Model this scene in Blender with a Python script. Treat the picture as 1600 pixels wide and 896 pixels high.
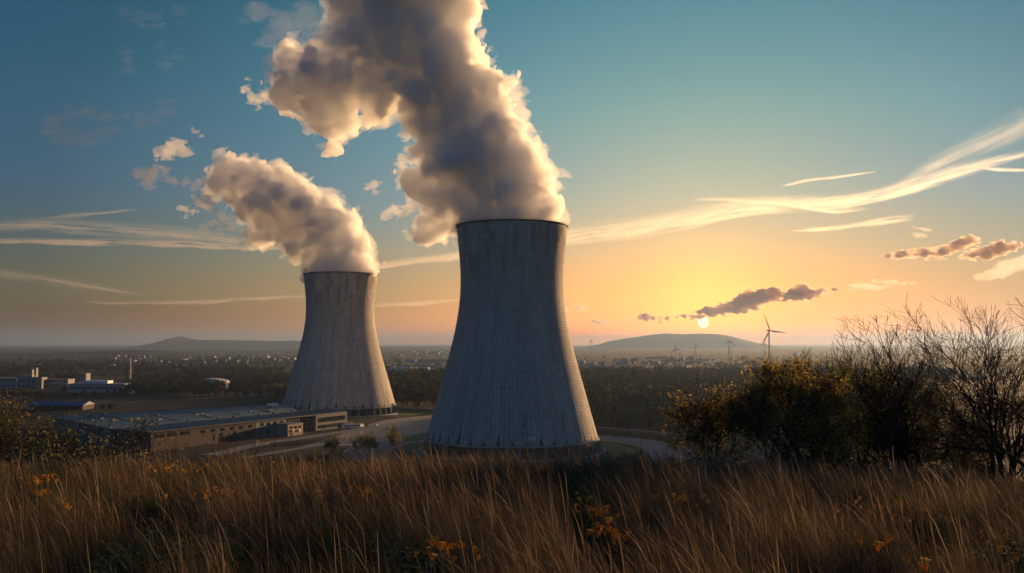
import bpy, math, random
import numpy as np
from mathutils import Vector, Matrix

for _o in list(bpy.data.objects):
    bpy.data.objects.remove(_o, do_unlink=True)
SC = bpy.context.scene
COL = SC.collection
R = math.radians

# ------------------------------------------------------------------ camera
F = 1422.0                                   # focal length in photo pixels (1600 wide)
ZC = 69.6                                    # camera height above the plain
PITCH = math.atan((537 - 448) / F)
cam_d = bpy.data.cameras.new('camera'); cam = bpy.data.objects.new('camera', cam_d); COL.objects.link(cam)
cam.location = (0, 0, ZC); cam.rotation_euler = (R(90) + PITCH, 0, 0)
cam_d.sensor_width = 36.0; cam_d.lens = 36.0 * F / 1600.0
cam_d.clip_start = 0.2; cam_d.clip_end = 400000.0
SC.camera = cam

# ------------------------------------------------------------------ sky, sun, exposure
SUN_AZ, SUN_EL = 40.0, 5.5 # degrees right of straight ahead, degrees up
SKY_AZ, SKY_EL = 12.0, 4.0
world = bpy.data.worlds.new('World'); SC.world = world; world.use_nodes = True
wt = world.node_tree; wn = wt.nodes; wl = wt.links; wn.clear()
w_out = wn.new('ShaderNodeOutputWorld'); w_bg = wn.new('ShaderNodeBackground')
w_sky = wn.new('ShaderNodeTexSky'); w_sky.sky_type = 'NISHITA'; w_sky.sun_disc = False
w_sky.sun_elevation = R(SKY_EL); w_sky.sun_rotation = R(SKY_AZ)
w_sky.altitude = 0; w_sky.air_density = 1.0; w_sky.dust_density = 0.3; w_sky.ozone_density = 3.0
w_bg.inputs['Strength'].default_value = 0.080
def w_math(op, a, b=None, c=None):
    x = wn.new('ShaderNodeMath'); x.operation = op
    for i, v in enumerate((a, b, c)):
        if v is None: continue
        if isinstance(v, (int, float)): x.inputs[i].default_value = v
        else: wl.new(v, x.inputs[i])
    return x.outputs[0]
def w_ramp(fac, stops):
    r = wn.new('ShaderNodeValToRGB'); wl.new(fac, r.inputs[0]); e = r.color_ramp.elements
    for i, (p, c) in enumerate(stops):
        x = e[i] if i < 2 else e.new(p)
        x.position = p; x.color = (*c, 1)
    return r.outputs[0]
def w_mul(a, b):
    x = wn.new('ShaderNodeMix'); x.data_type = 'RGBA'; x.blend_type = 'MULTIPLY'; x.inputs[0].default_value = 1.0
    wl.new(a, x.inputs[6]); wl.new(b, x.inputs[7]); return x.outputs[2]
w_tc = wn.new('ShaderNodeTexCoord'); w_sep = wn.new('ShaderNodeSeparateXYZ'); wl.new(w_tc.outputs['Generated'], w_sep.inputs[0])
w_el = w_math('MULTIPLY', w_math('ARCSINE', w_sep.outputs[2]), 180 / math.pi / 90)            # 0 at the horizon, 1 overhead
w_dot = wn.new('ShaderNodeVectorMath'); w_dot.operation = 'DOT_PRODUCT'; wl.new(w_tc.outputs['Generated'], w_dot.inputs[0])
w_dot.inputs[1].default_value = (math.sin(R(SKY_AZ)), math.cos(R(SKY_AZ)), 0.03)
w_ang = w_math('DIVIDE', w_math('ARCCOSINE', w_dot.outputs['Value']), math.pi)                   # 0 at the sun, 1 opposite
w_tint = w_ramp(w_el, [(0.0, (0.84, 0.47, 0.36)), (0.045, (0.95, 0.61, 0.42)), (0.10, (0.82, 0.82, 0.78)), (0.16, (0.73, 1.0, 0.86)), (0.25, (0.52, 1.08, 0.88)), (0.5, (0.42, 0.95, 1.0))])
w_side = w_ramp(w_ang, [(0.0, (1.35, 1.16, 0.75)), (0.03, (1.04, 0.94, 0.76)), (0.10, (0.96, 0.93, 0.90)), (0.22, (0.41, 0.48, 0.58)), (0.42, (0.25, 0.52, 0.86)), (1.0, (0.29, 0.58, 0.92))])
w_fin = w_mul(w_mul(w_sky.outputs[0], w_tint), w_side)
wl.new(w_fin, w_bg.inputs['Color']); wl.new(w_bg.outputs[0], w_out.inputs['Surface'])
sun_d = bpy.data.lights.new('sunlight', 'SUN'); sun_o = bpy.data.objects.new('sunlight', sun_d); COL.objects.link(sun_o)
sun_d.energy = 5.0; sun_d.angle = R(0.6); sun_d.color = (1.0, 0.58, 0.255)
sdir = Vector((math.sin(R(SUN_AZ)) * math.cos(R(SUN_EL)), math.cos(R(SUN_AZ)) * math.cos(R(SUN_EL)), math.sin(R(SUN_EL))))
sun_o.rotation_euler = sdir.to_track_quat('Z', 'Y').to_euler(); sun_o.location = (400, 800, 400)
SC.view_settings.view_transform = 'Standard'; SC.view_settings.look = 'None'
SC.view_settings.exposure = 0.82; SC.view_settings.gamma = 1.0; SC.view_settings.use_curve_mapping = False
cy = SC.cycles
cy.use_denoising = True; cy.volume_bounces = 30; cy.max_bounces = 32; cy.transparent_max_bounces = 64
cy.diffuse_bounces = 3; cy.glossy_bounces = 2; cy.sample_clamp_indirect = 4.0

# ------------------------------------------------------------------ helpers
def ray(px, py):
    dx = (px - 800) / F; dz = (448 - py) / F
    c, s = math.cos(PITCH), math.sin(PITCH)
    return np.array([dx, c - dz * s, s + dz * c])
def at(px, py, y):
    d = ray(px, py); k = y / d[1]; return (d[0] * k, y, ZC + d[2] * k)
def G(px, py, z=0.0):                        # the point at height z seen there
    d = ray(px, py); k = (z - ZC) / d[2]; return (d[0] * k, d[1] * k, z)

def tag(o, label=None, cat=None, group=None, kind=None):
    if label: o['label'] = label
    if cat: o['category'] = cat
    if group: o['group'] = group
    if kind: o['kind'] = kind
    return o
def empty(name, loc=(0, 0, 0), rz=0.0):
    o = bpy.data.objects.new(name, None); COL.objects.link(o)
    o.location = loc; o.rotation_euler = (0, 0, rz); o.empty_display_size = 0.5; return o
def mesh_np(name, v, faces_list, smooth=False):
    """v: n x 3; faces_list: list of (m x k) int arrays"""
    me = bpy.data.meshes.new(name)
    v = np.asarray(v, np.float32)
    fl = [np.asarray(f, np.int32) for f in faces_list if len(f)]
    me.vertices.add(len(v)); me.vertices.foreach_set('co', v.ravel())
    nl = sum(f.size for f in fl); nf = sum(len(f) for f in fl)
    me.loops.add(nl); me.loops.foreach_set('vertex_index', np.concatenate([f.ravel() for f in fl]))
    me.polygons.add(nf)
    tot = np.concatenate([np.full(len(f), f.shape[1], np.int32) for f in fl])
    st = np.concatenate([[0], np.cumsum(tot)[:-1]]).astype(np.int32)
    me.polygons.foreach_set('loop_start', st); me.polygons.foreach_set('loop_total', tot)
    if smooth: me.polygons.foreach_set('use_smooth', np.ones(nf, bool))
    me.update(calc_edges=True); return me
def obj(name, me, m=None, parent=None):
    o = bpy.data.objects.new(name, me); COL.objects.link(o)
    if m is not None and not len(me.materials): me.materials.append(m)
    if parent is not None: o.parent = parent
    return o
class MB:
    def __init__(s): s.v = []; s.q = []; s.t = []; s.ng = []; s.n = 0
    def add(s, v, q=(), t=(), ng=()):
        b = s.n
        s.v.extend([tuple(p) for p in v]); s.n += len(v)
        s.q.extend([tuple(i + b for i in f) for f in q]); s.t.extend([tuple(i + b for i in f) for f in t])
        s.ng.extend([tuple(i + b for i in f) for f in ng])
    def box(s, c, d, rz=0.0):
        cx, cy_, cz = c; hx, hy, hz = d[0] / 2, d[1] / 2, d[2] / 2
        co, si = math.cos(rz), math.sin(rz)
        v = []
        for z in (-hz, hz):
            for x, y in ((-hx, -hy), (hx, -hy), (hx, hy), (-hx, hy)):
                v.append((cx + x * co - y * si, cy_ + x * si + y * co, cz + z))
        s.add(v, q=[(3, 2, 1, 0), (4, 5, 6, 7), (0, 1, 5, 4), (1, 2, 6, 5), (2, 3, 7, 6), (3, 0, 4, 7)])
    def prism(s, poly, z0, z1):              # poly: counter-clockwise xy outline; z0/z1 a number or one per corner
        n = len(poly)
        a = z0 if hasattr(z0, '__len__') else [z0] * n; b = z1 if hasattr(z1, '__len__') else [z1] * n
        v = [(p[0], p[1], a[i]) for i, p in enumerate(poly)] + [(p[0], p[1], b[i]) for i, p in enumerate(poly)]
        s.add(v, q=[(i, (i + 1) % n, n + (i + 1) % n, n + i) for i in range(n)],
              ng=[tuple(range(n - 1, -1, -1)), tuple(range(n, 2 * n))])
    def tube(s, p0, p1, r0, r1=None, n=8):
        r1 = r0 if r1 is None else r1
        p0 = Vector(p0); p1 = Vector(p1); d = (p1 - p0).normalized()
        a = d.orthogonal().normalized(); b = d.cross(a)
        v = []
        for p, r in ((p0, r0), (p1, r1)):
            for i in range(n):
                t = 2 * math.pi * i / n; v.append(p + a * (r * math.cos(t)) + b * (r * math.sin(t)))
        s.add(v, q=[(i, (i + 1) % n, n + (i + 1) % n, n + i) for i in range(n)],
              ng=[tuple(range(n - 1, -1, -1)), tuple(range(n, 2 * n))])
    def mesh(s, name, smooth=False):
        me = bpy.data.meshes.new(name); me.from_pydata(s.v, [], s.q + s.t + s.ng)
        if smooth:
            for p in me.polygons: p.use_smooth = True
        me.update(); return me
    def build(s, name, m=None, parent=None, smooth=False): return obj(name, s.mesh(name, smooth), m, parent)

KIDS = {}
def copy_tree(o, parent=None):
    c = o.copy(); COL.objects.link(c)
    if parent is not None: c.parent = parent
    for ch in list(o.children): copy_tree(ch, c)
    return c

# ------------------------------------------------------------------ materials
def mat(name, col, rough=0.8, var=0.0, scale=3.0, metal=0.0, spec=0.3, bump=0.0, detail=6.0, island=0.0, trans=0.0):
    m = bpy.data.materials.new(name); m.use_nodes = True
    nt = m.node_tree; n = nt.nodes; l = nt.links; b = n['Principled BSDF']
    b.inputs['Roughness'].default_value = rough; b.inputs['Metallic'].default_value = metal
    b.inputs['Specular IOR Level'].default_value = spec
    b.inputs['Base Color'].default_value = (*col, 1)
    if var or bump or island:
        tc = n.new('ShaderNodeTexCoord'); nz = n.new('ShaderNodeTexNoise')
        nz.inputs['Scale'].default_value = scale; nz.inputs['Detail'].default_value = detail; nz.inputs['Roughness'].default_value = 0.6
        l.new(tc.outputs['Object'], nz.inputs['Vector'])
        mr = n.new('ShaderNodeMapRange'); l.new(nz.outputs['Fac'], mr.inputs['Value'])
        mr.inputs['From Min'].default_value = 0.3; mr.inputs['From Max'].default_value = 0.7
        mr.inputs['To Min'].default_value = 1 - var; mr.inputs['To Max'].default_value = 1 + var
        fac = mr.outputs[0]
        if island:
            ge = n.new('ShaderNodeNewGeometry'); m2 = n.new('ShaderNodeMapRange')
            l.new(ge.outputs['Random Per Island'], m2.inputs['Value'])
            m2.inputs['To Min'].default_value = 1 - island; m2.inputs['To Max'].default_value = 1 + island
            mu = n.new('ShaderNodeMath'); mu.operation = 'MULTIPLY'; l.new(fac, mu.inputs[0]); l.new(m2.outputs[0], mu.inputs[1]); fac = mu.outputs[0]
        vm = n.new('ShaderNodeVectorMath'); vm.operation = 'SCALE'; vm.inputs[0].default_value = col; l.new(fac, vm.inputs['Scale'])
        l.new(vm.outputs[0], b.inputs['Base Color'])
        if bump:
            bp = n.new('ShaderNodeBump'); bp.inputs['Strength'].default_value = bump; bp.inputs['Distance'].default_value = 0.1
            l.new(nz.outputs['Fac'], bp.inputs['Height']); l.new(bp.outputs[0], b.inputs['Normal'])
    if trans:
        tr = n.new('ShaderNodeBsdfTranslucent'); mx = n.new('ShaderNodeMixShader'); mx.inputs[0].default_value = trans
        src = b.inputs['Base Color'].links
        if src: l.new(src[0].from_socket, tr.inputs['Color'])
        else: tr.inputs['Color'].default_value = (*col, 1)
        l.new(b.outputs[0], mx.inputs[1]); l.new(tr.outputs[0], mx.inputs[2])
        l.new(mx.outputs[0], n['Material Output'].inputs['Surface'])
    return m

def vapour(name, density, g, surf, col=(0.985, 0.985, 0.99)):
    """a cloud: an even scattering volume whose outermost droplets also scatter at its skin"""
    m = bpy.data.materials.new(name); m.use_nodes = True
    nt = m.node_tree; n = nt.nodes; l = nt.links; n.remove(n['Principled BSDF'])
    if min(col) > 0.95: vs = n.new('ShaderNodeVolumeScatter'); vs.inputs['Color'].default_value = (*col, 1)
    else:                                                # grey shade and warm sunset tint put into the vapour colour, by absorption
        vs = n.new('ShaderNodeVolumePrincipled'); vs.inputs['Color'].default_value = (*col, 1); vs.inputs['Density Attribute'].default_value = ''
    vs.inputs['Density'].default_value = density; vs.inputs['Anisotropy'].default_value = g
    tp = n.new('ShaderNodeBsdfTransparent'); df = n.new('ShaderNodeBsdfDiffuse'); tl = n.new('ShaderNodeBsdfTranslucent')
    df.inputs['Color'].default_value = (0.9, 0.9, 0.92, 1); tl.inputs['Color'].default_value = (0.9, 0.9, 0.92, 1)
    m1 = n.new('ShaderNodeMixShader'); m1.inputs[0].default_value = 0.5
    l.new(df.outputs[0], m1.inputs[1]); l.new(tl.outputs[0], m1.inputs[2])
    m2 = n.new('ShaderNodeMixShader'); m2.inputs[0].default_value = surf
    l.new(tp.outputs[0], m2.inputs[1]); l.new(m1.outputs[0], m2.inputs[2])
    l.new(m2.outputs[0], n['Material Output'].inputs['Surface']); l.new(vs.outputs[0], n['Material Output'].inputs['Volume'])
    return m

# ------------------------------------------------------------------ noise and implicit surfaces
class Perlin:
    def __init__(s, seed, n=32):
        r = np.random.default_rng(seed); g = r.normal(size=(n, n, n, 3)); g /= np.linalg.norm(g, axis=-1, keepdims=True)
        s.g = g.astype(np.float32); s.n = n
    def __call__(s, p):
        p = p.astype(np.float32); i = np.floor(p).astype(np.int32); f = p - i; u = f * f * f * (f * (f * 6 - 15) + 10)
        n = s.n; out = np.zeros(len(p), np.float32)
        for dx in (0, 1):
            wx = u[:, 0] if dx else 1 - u[:, 0]
            for dy in (0, 1):
                wy = u[:, 1] if dy else 1 - u[:, 1]
                for dz in (0, 1):
                    wz = u[:, 2] if dz else 1 - u[:, 2]
                    gg = s.g[(i[:, 0] + dx) % n, (i[:, 1] + dy) % n, (i[:, 2] + dz) % n]
                    dd = gg[:, 0] * (f[:, 0] - dx) + gg[:, 1] * (f[:, 1] - dy) + gg[:, 2] * (f[:, 2] - dz)
                    out += wx * wy * wz * dd
        return out * 1.6
P0, P1, P2 = Perlin(1), Perlin(2), Perlin(3)

def surface_nets(f):
    s = f < 0
    c = s[:-1, :-1, :-1].astype(np.int8)
    cnt = np.zeros_like(c)
    cor = [(a, b, d) for a in (0, 1) for b in (0, 1) for d in (0, 1)]
    nx, ny, nz = f.shape
    for a, b, d in cor: cnt += s[a:nx - 1 + a, b:ny - 1 + b, d:nz - 1 + d]
    act = np.argwhere((cnt > 0) & (cnt < 8))
    idm = np.full((nx, ny, nz), -1, np.int32); idm[act[:, 0], act[:, 1], act[:, 2]] = np.arange(len(act))
    vals = {k: f[act[:, 0] + k[0], act[:, 1] + k[1], act[:, 2] + k[2]] for k in cor}
    pos = np.zeros((len(act), 3), np.float32); n = np.zeros(len(act), np.float32)
    for k in cor:
        for ax in range(3):
            if k[ax]: continue
            k2 = tuple(1 if j == ax else k[j] for j in range(3))
            fa, fb = vals[k], vals[k2]; x = (fa < 0) != (fb < 0)
            t = np.where(x, fa / np.where(x, fa - fb, 1), 0)
            e = np.array(k, np.float32)[None].repeat(len(act), 0); e[:, ax] = t
            pos += e * x[:, None]; n += x
    v = act + pos / n[:, None]
    quads = []
    for ax in range(3):
        b, d = (ax + 1) % 3, (ax + 2) % 3
        hi = [slice(None)] * 3; lo = [slice(None)] * 3; hi[ax] = slice(1, None); lo[ax] = slice(0, -1)
        e = np.argwhere(s[tuple(lo)] != s[tuple(hi)])
        e = e[(e[:, b] > 0) & (e[:, d] > 0)]
        ob = np.zeros(3, int); ob[b] = 1; od = np.zeros(3, int); od[d] = 1
        q = np.stack([idm[tuple((e - ob - od).T)], idm[tuple((e - od).T)], idm[tuple(e.T)], idm[tuple((e - ob).T)]], 1)
        fl = s[tuple(e.T)]; q[~fl] = q[~fl][:, ::-1]
        quads.append(q[(q >= 0).all(1)])
    return v, np.concatenate(quads)

def billow(puffs, h, octaves, k=0.22, seed=0, children=9, warp=10.0, grandchildren=0, stretch=(1, 1, 1), warp_l=70.0):
    """puffs: (px, py, depth, radius) in photo pixels at the cloud's distance -> vertices in the same frame, quads"""
    rng = np.random.default_rng(seed); off = rng.uniform(0, 300, 3)
    P = [np.array(p, float) for p in puffs]
    allp = list(P)
    for p in P:
        for _ in range(children):
            d = rng.normal(size=3); d /= np.linalg.norm(d); r = p[3] * rng.uniform(0.25, 0.5)
            c = np.array([*(p[:3] + d * (p[3] - 0.35 * r)), r]); allp.append(c)
            for _ in range(grandchildren):
                e = rng.normal(size=3); e /= np.linalg.norm(e); r2 = r * rng.uniform(0.3, 0.5)
                allp.append(np.array([*(c[:3] + e * (r - 0.3 * r2)), r2]))
    A = np.array(allp); pad = 26 + 2 * h
    lo = (A[:, :3] - A[:, 3:]).min(0) - pad; hi = (A[:, :3] + A[:, 3:]).max(0) + pad
    shp = np.ceil((hi - lo) / h).astype(int)
    acc = np.zeros(shp, np.float32)
    ax = [lo[i] + h * np.arange(shp[i]) for i in range(3)]
    for q in A:
        m = q[3] + 22
        sl = [slice(max(0, int((q[i] - m - lo[i]) / h)), min(shp[i], int((q[i] + m - lo[i]) / h) + 2)) for i in range(3)]
        x, y, z = np.meshgrid(*[ax[i][sl[i]] for i in range(3)], indexing='ij', sparse=True)
        d = np.sqrt((x - q[0]) ** 2 + (y - q[1]) ** 2 + (z - q[2]) ** 2) - q[3]
        acc[tuple(sl)] += np.exp(-np.clip(k * d, -30, 60))
    f = -np.log(acc + 1e-9) / k
    band = np.argwhere(np.abs(f) < 26)
    pt = lo + band * h
    po = pt + off
    w = np.stack([P0(po / warp_l), P1(po / warp_l), P2(po / warp_l)], 1) * warp
    pw = (po + w) / np.array(stretch)
    d = f[tuple(band.T)]; fade = np.clip((d + 17) / 10, 0, 1)
    for L, a in octaves:
        nn = a * (np.abs(P1(pw / L + 7.3)) - 0.28); d = d - np.where(nn < 0, nn * fade, nn)
    f[tuple(band.T)] = d
    for i in range(3):
        sl = [slice(None)] * 3
        for e in (0, -1): sl[i] = e; f[tuple(sl)] = 5
    v, q = surface_nets(f)
    return lo + v * h, q

def px_world(v, y0):
    """(px, py, depth in px) at distance y0 -> world"""
    y = y0 + v[:, 2] * y0 / F
    dx = (v[:, 0] - 800) / F; dz = (448 - v[:, 1]) / F
    c, s = math.cos(PITCH), math.sin(PITCH)
    d1 = c - dz * s; d2 = s + dz * c
    return np.stack([dx / d1 * y, y, ZC + d2 / d1 * y], 1)

# ------------------------------------------------------------------ terrain
def hill_h(x, y):
    """the meadow hill the photographer stands on, falling to the plain at z = 0"""
    x = np.asarray(x, float); y = np.asarray(y, float)
    top = ZC - 2.75 - 0.0715 * y - 0.0024 * np.maximum(x, 0) ** 2 * np.exp(-np.abs(x) / 60.0) - 0.0004 * np.minimum(x, 0) ** 2 * np.exp(-np.abs(x) / 60.0)
    t = np.clip((y - 37.0), 0, None)
    drop = 0.26 * t * (1 - np.exp(-t / 10.0))
    h = top - drop
    s = np.clip((y - 150) / 170.0, 0, 1); s = s * s * (3 - 2 * s)
    return np.maximum(h * (1 - s), 0.0) * 1.0
def bumps(x, y):
    p = np.stack([np.ravel(x) / 4.0, np.ravel(y) / 4.0, np.zeros(np.size(x))], 1)
    a = P0(p) * 0.16 + P1(p * 2.3) * 0.06
    return a.reshape(np.shape(x)) * np.clip((60 - np.abs(y)) / 20, 0, 1)
def ground_z(x, y): return hill_h(x, y) + bumps(np.asarray(x, float), np.asarray(y, float))

def spaced(n, a, b):
    t = np.linspace(-1, 1, n); return np.sinh(t * a) / np.sinh(a) * b
gx = spaced(281, 7.2, 44000.0)
gy = np.concatenate([np.linspace(-400, -12, 14), np.linspace(-8, 60, 86), np.linspace(62, 340, 90), np.geomspace(350, 44000, 110)])
XX, YY = np.meshgrid(gx, gy); ZZ = ground_z(XX, YY)
nX, nY = len(gx), len(gy)
ii = np.arange((nY - 1) * (nX - 1)); r_, c_ = ii // (nX - 1), ii % (nX - 1); b_ = r_ * nX + c_
M_ground = bpy.data.materials.new('ground'); M_ground.use_nodes = True
def ground_material(m):
    nt = m.node_tree; n = nt.nodes; l = nt.links; b = n['Principled BSDF']; b.inputs['Roughness'].default_value = 0.95; b.inputs['Specular IOR Level'].default_value = 0.1
    tc = n.new('ShaderNodeTexCoord')
    def noise(scale, detail=5, rough=0.6):
        z = n.new('ShaderNodeTexNoise'); z.inputs['Scale'].default_value = scale; z.inputs['Detail'].default_value = detail; z.inputs['Roughness'].default_value = rough
        l.new(tc.outputs['Object'], z.inputs['Vector']); return z
    def ramp(src, stops):
        r = n.new('ShaderNodeValToRGB'); l.new(src, r.inputs[0])
        e = r.color_ramp.elements
        for i, (p, c) in enumerate(stops):
            x = e[i] if i < 2 else e.new(p)
            x.position = p; x.color = (*c, 1)
        return r
    vo = n.new('ShaderNodeTexVoronoi'); vo.inputs['Scale'].default_value = 0.0032; vo.distance = 'MANHATTAN'
    wv = n.new('ShaderNodeVectorMath'); wv.operation = 'MULTIPLY_ADD'; nz0 = noise(0.004, 3)
    wv.inputs[1].default_value = (120, 120, 0); l.new(nz0.outputs['Color'], wv.inputs[0]); l.new(tc.outputs['Object'], wv.inputs[2])
    l.new(wv.outputs[0], vo.inputs['Vector'])
    sx = n.new('ShaderNodeSeparateColor'); l.new(vo.outputs['Color'], sx.inputs[0])
    fields = ramp(sx.outputs[0], [(0.0, (0.016, 0.024, 0.018)), (0.25, (0.022, 0.031, 0.021)), (0.5, (0.038, 0.038, 0.03)), (0.7, (0.016, 0.024, 0.02)), (0.85, (0.05, 0.047, 0.037)), (1.0, (0.024, 0.032, 0.023))])
    fields.color_ramp.interpolation = 'CONSTANT'
    nz = noise(0.02, 6); g = ramp(nz.outputs['Fac'], [(0.3, (0.55, 0.55, 0.55)), (0.7, (1.35, 1.3, 1.2))])
    mx = n.new('ShaderNodeMix'); mx.data_type = 'RGBA'; mx.blend_type = 'MULTIPLY'; mx.inputs[0].default_value = 1
    l.new(fields.outputs[0], mx.inputs[6]); l.new(g.outputs[0], mx.inputs[7])
    # soil and thatch on the meadow hill, by height
    sp = n.new('ShaderNodeSeparateXYZ'); l.new(tc.outputs['Object'], sp.inputs[0])
    mr = n.new('ShaderNodeMapRange'); l.new(sp.outputs['Z'], mr.inputs['Value']); mr.inputs['From Min'].default_value = 2; mr.inputs['From Max'].default_value = 30
    nh = noise(0.6, 6); hc = ramp(nh.outputs['Fac'], [(0.3, (0.018, 0.016, 0.01)), (0.7, (0.05, 0.036, 0.02))])
    m2 = n.new('ShaderNodeMix'); m2.data_type = 'RGBA'; l.new(mr.outputs[0], m2.inputs[0]); l.new(mx.outputs[2], m2.inputs[6]); l.new(hc.outputs[0], m2.inputs[7])
    l.new(m2.outputs[2], b.inputs['Base Color'])
ground_material(M_ground)
g_ = obj('ground', mesh_np('ground', np.stack([XX.ravel(), YY.ravel(), ZZ.ravel()], 1), [np.stack([b_, b_ + 1, b_ + nX + 1, b_ + nX], 1)], True), M_ground)
tag(g_, 'wide dark plain of fields below the meadow hill', kind='structure')

def ridge(name, prof, y0, thick, m, label):
    """a far hill: skyline points (px, py) at distance y0, falling off before and behind"""
    prof = np.array(prof, float); px = np.linspace(prof[0, 0], prof[-1, 0], 120); py = np.interp(px, prof[:, 0], prof[:, 1])
    py = py + 0.35 * P0(np.stack([px / 9, px * 0, px * 0 + y0 / 999], 1)) * (py < 536)
    v = []; K = 25
    for a, b in zip(px, py):
        X, _, Z = at(a, b, y0)
        for j in range(K):
            t = (j / (K - 1)) * 2 - 1
            yy = y0 + t * thick; prof_h = math.cos(t * math.pi / 2) ** 1.2
            nz = P1(np.array([[X / 900, yy / 900, 3.3]]))[0]
            v.append((X * (yy / y0) ** 0.2, yy, max(Z, 1) * prof_h * (1 + 0.12 * nz * (abs(t) > 0.05)) - 2.0 * abs(t) - 0.5))
    q = []
    for i in range(len(px) - 1):
        for j in range(K - 1): q.append((i * K + j, (i + 1) * K + j, (i + 1) * K + j + 1, i * K + j + 1))
    o = obj(name, mesh_np(name, v, [np.array(q)], True), m); tag(o, label, kind='structure'); return o
M_hill = mat('hill_forest', (0.035, 0.042, 0.03), 0.95, 0.5, 0.006)
ridge('hill', [(915, 543), (938, 538), (950, 533.5), (975, 529.5), (1000, 526), (1020, 523.5), (1035, 522), (1065, 522.8), (1090, 521.6), (1118, 522), (1138, 525.5), (1158, 531), (1172, 535), (1200, 541)], 15000, 1800, M_hill, 'flat topped far hill under the setting sun')
ridge('hill', [(225, 542), (248, 537), (262, 533), (272, 529), (284, 525.6), (296, 529.5), (310, 531.6), (330, 532.4), (350, 532), (372, 533), (400, 532.4), (430, 533.4), (460, 533), (500, 535), (560, 538), (590, 542)], 14000, 1500, M_hill, 'low far hill with a small peak')
M_wood = mat('wooded_ridge', (0.026, 0.032, 0.02), 0.95, 0.6, 0.02)
ridge('hill', [(60, 556), (95, 551), (150, 549.5), (210, 547.5), (250, 548.5), (300, 551), (380, 552), (470, 552.5), (560, 556)], 6000, 500, M_wood, 'dark wooded ridge in front of the far low hill')
ridge('hill', [(850, 557), (900, 552.5), (960, 550.5), (1040, 551), (1120, 552), (1200, 553.5), (1330, 551), (1480, 552), (1640, 555), (1700, 560)], 6200, 500, M_wood, 'dark wooded ridge below the flat topped hill')

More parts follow.
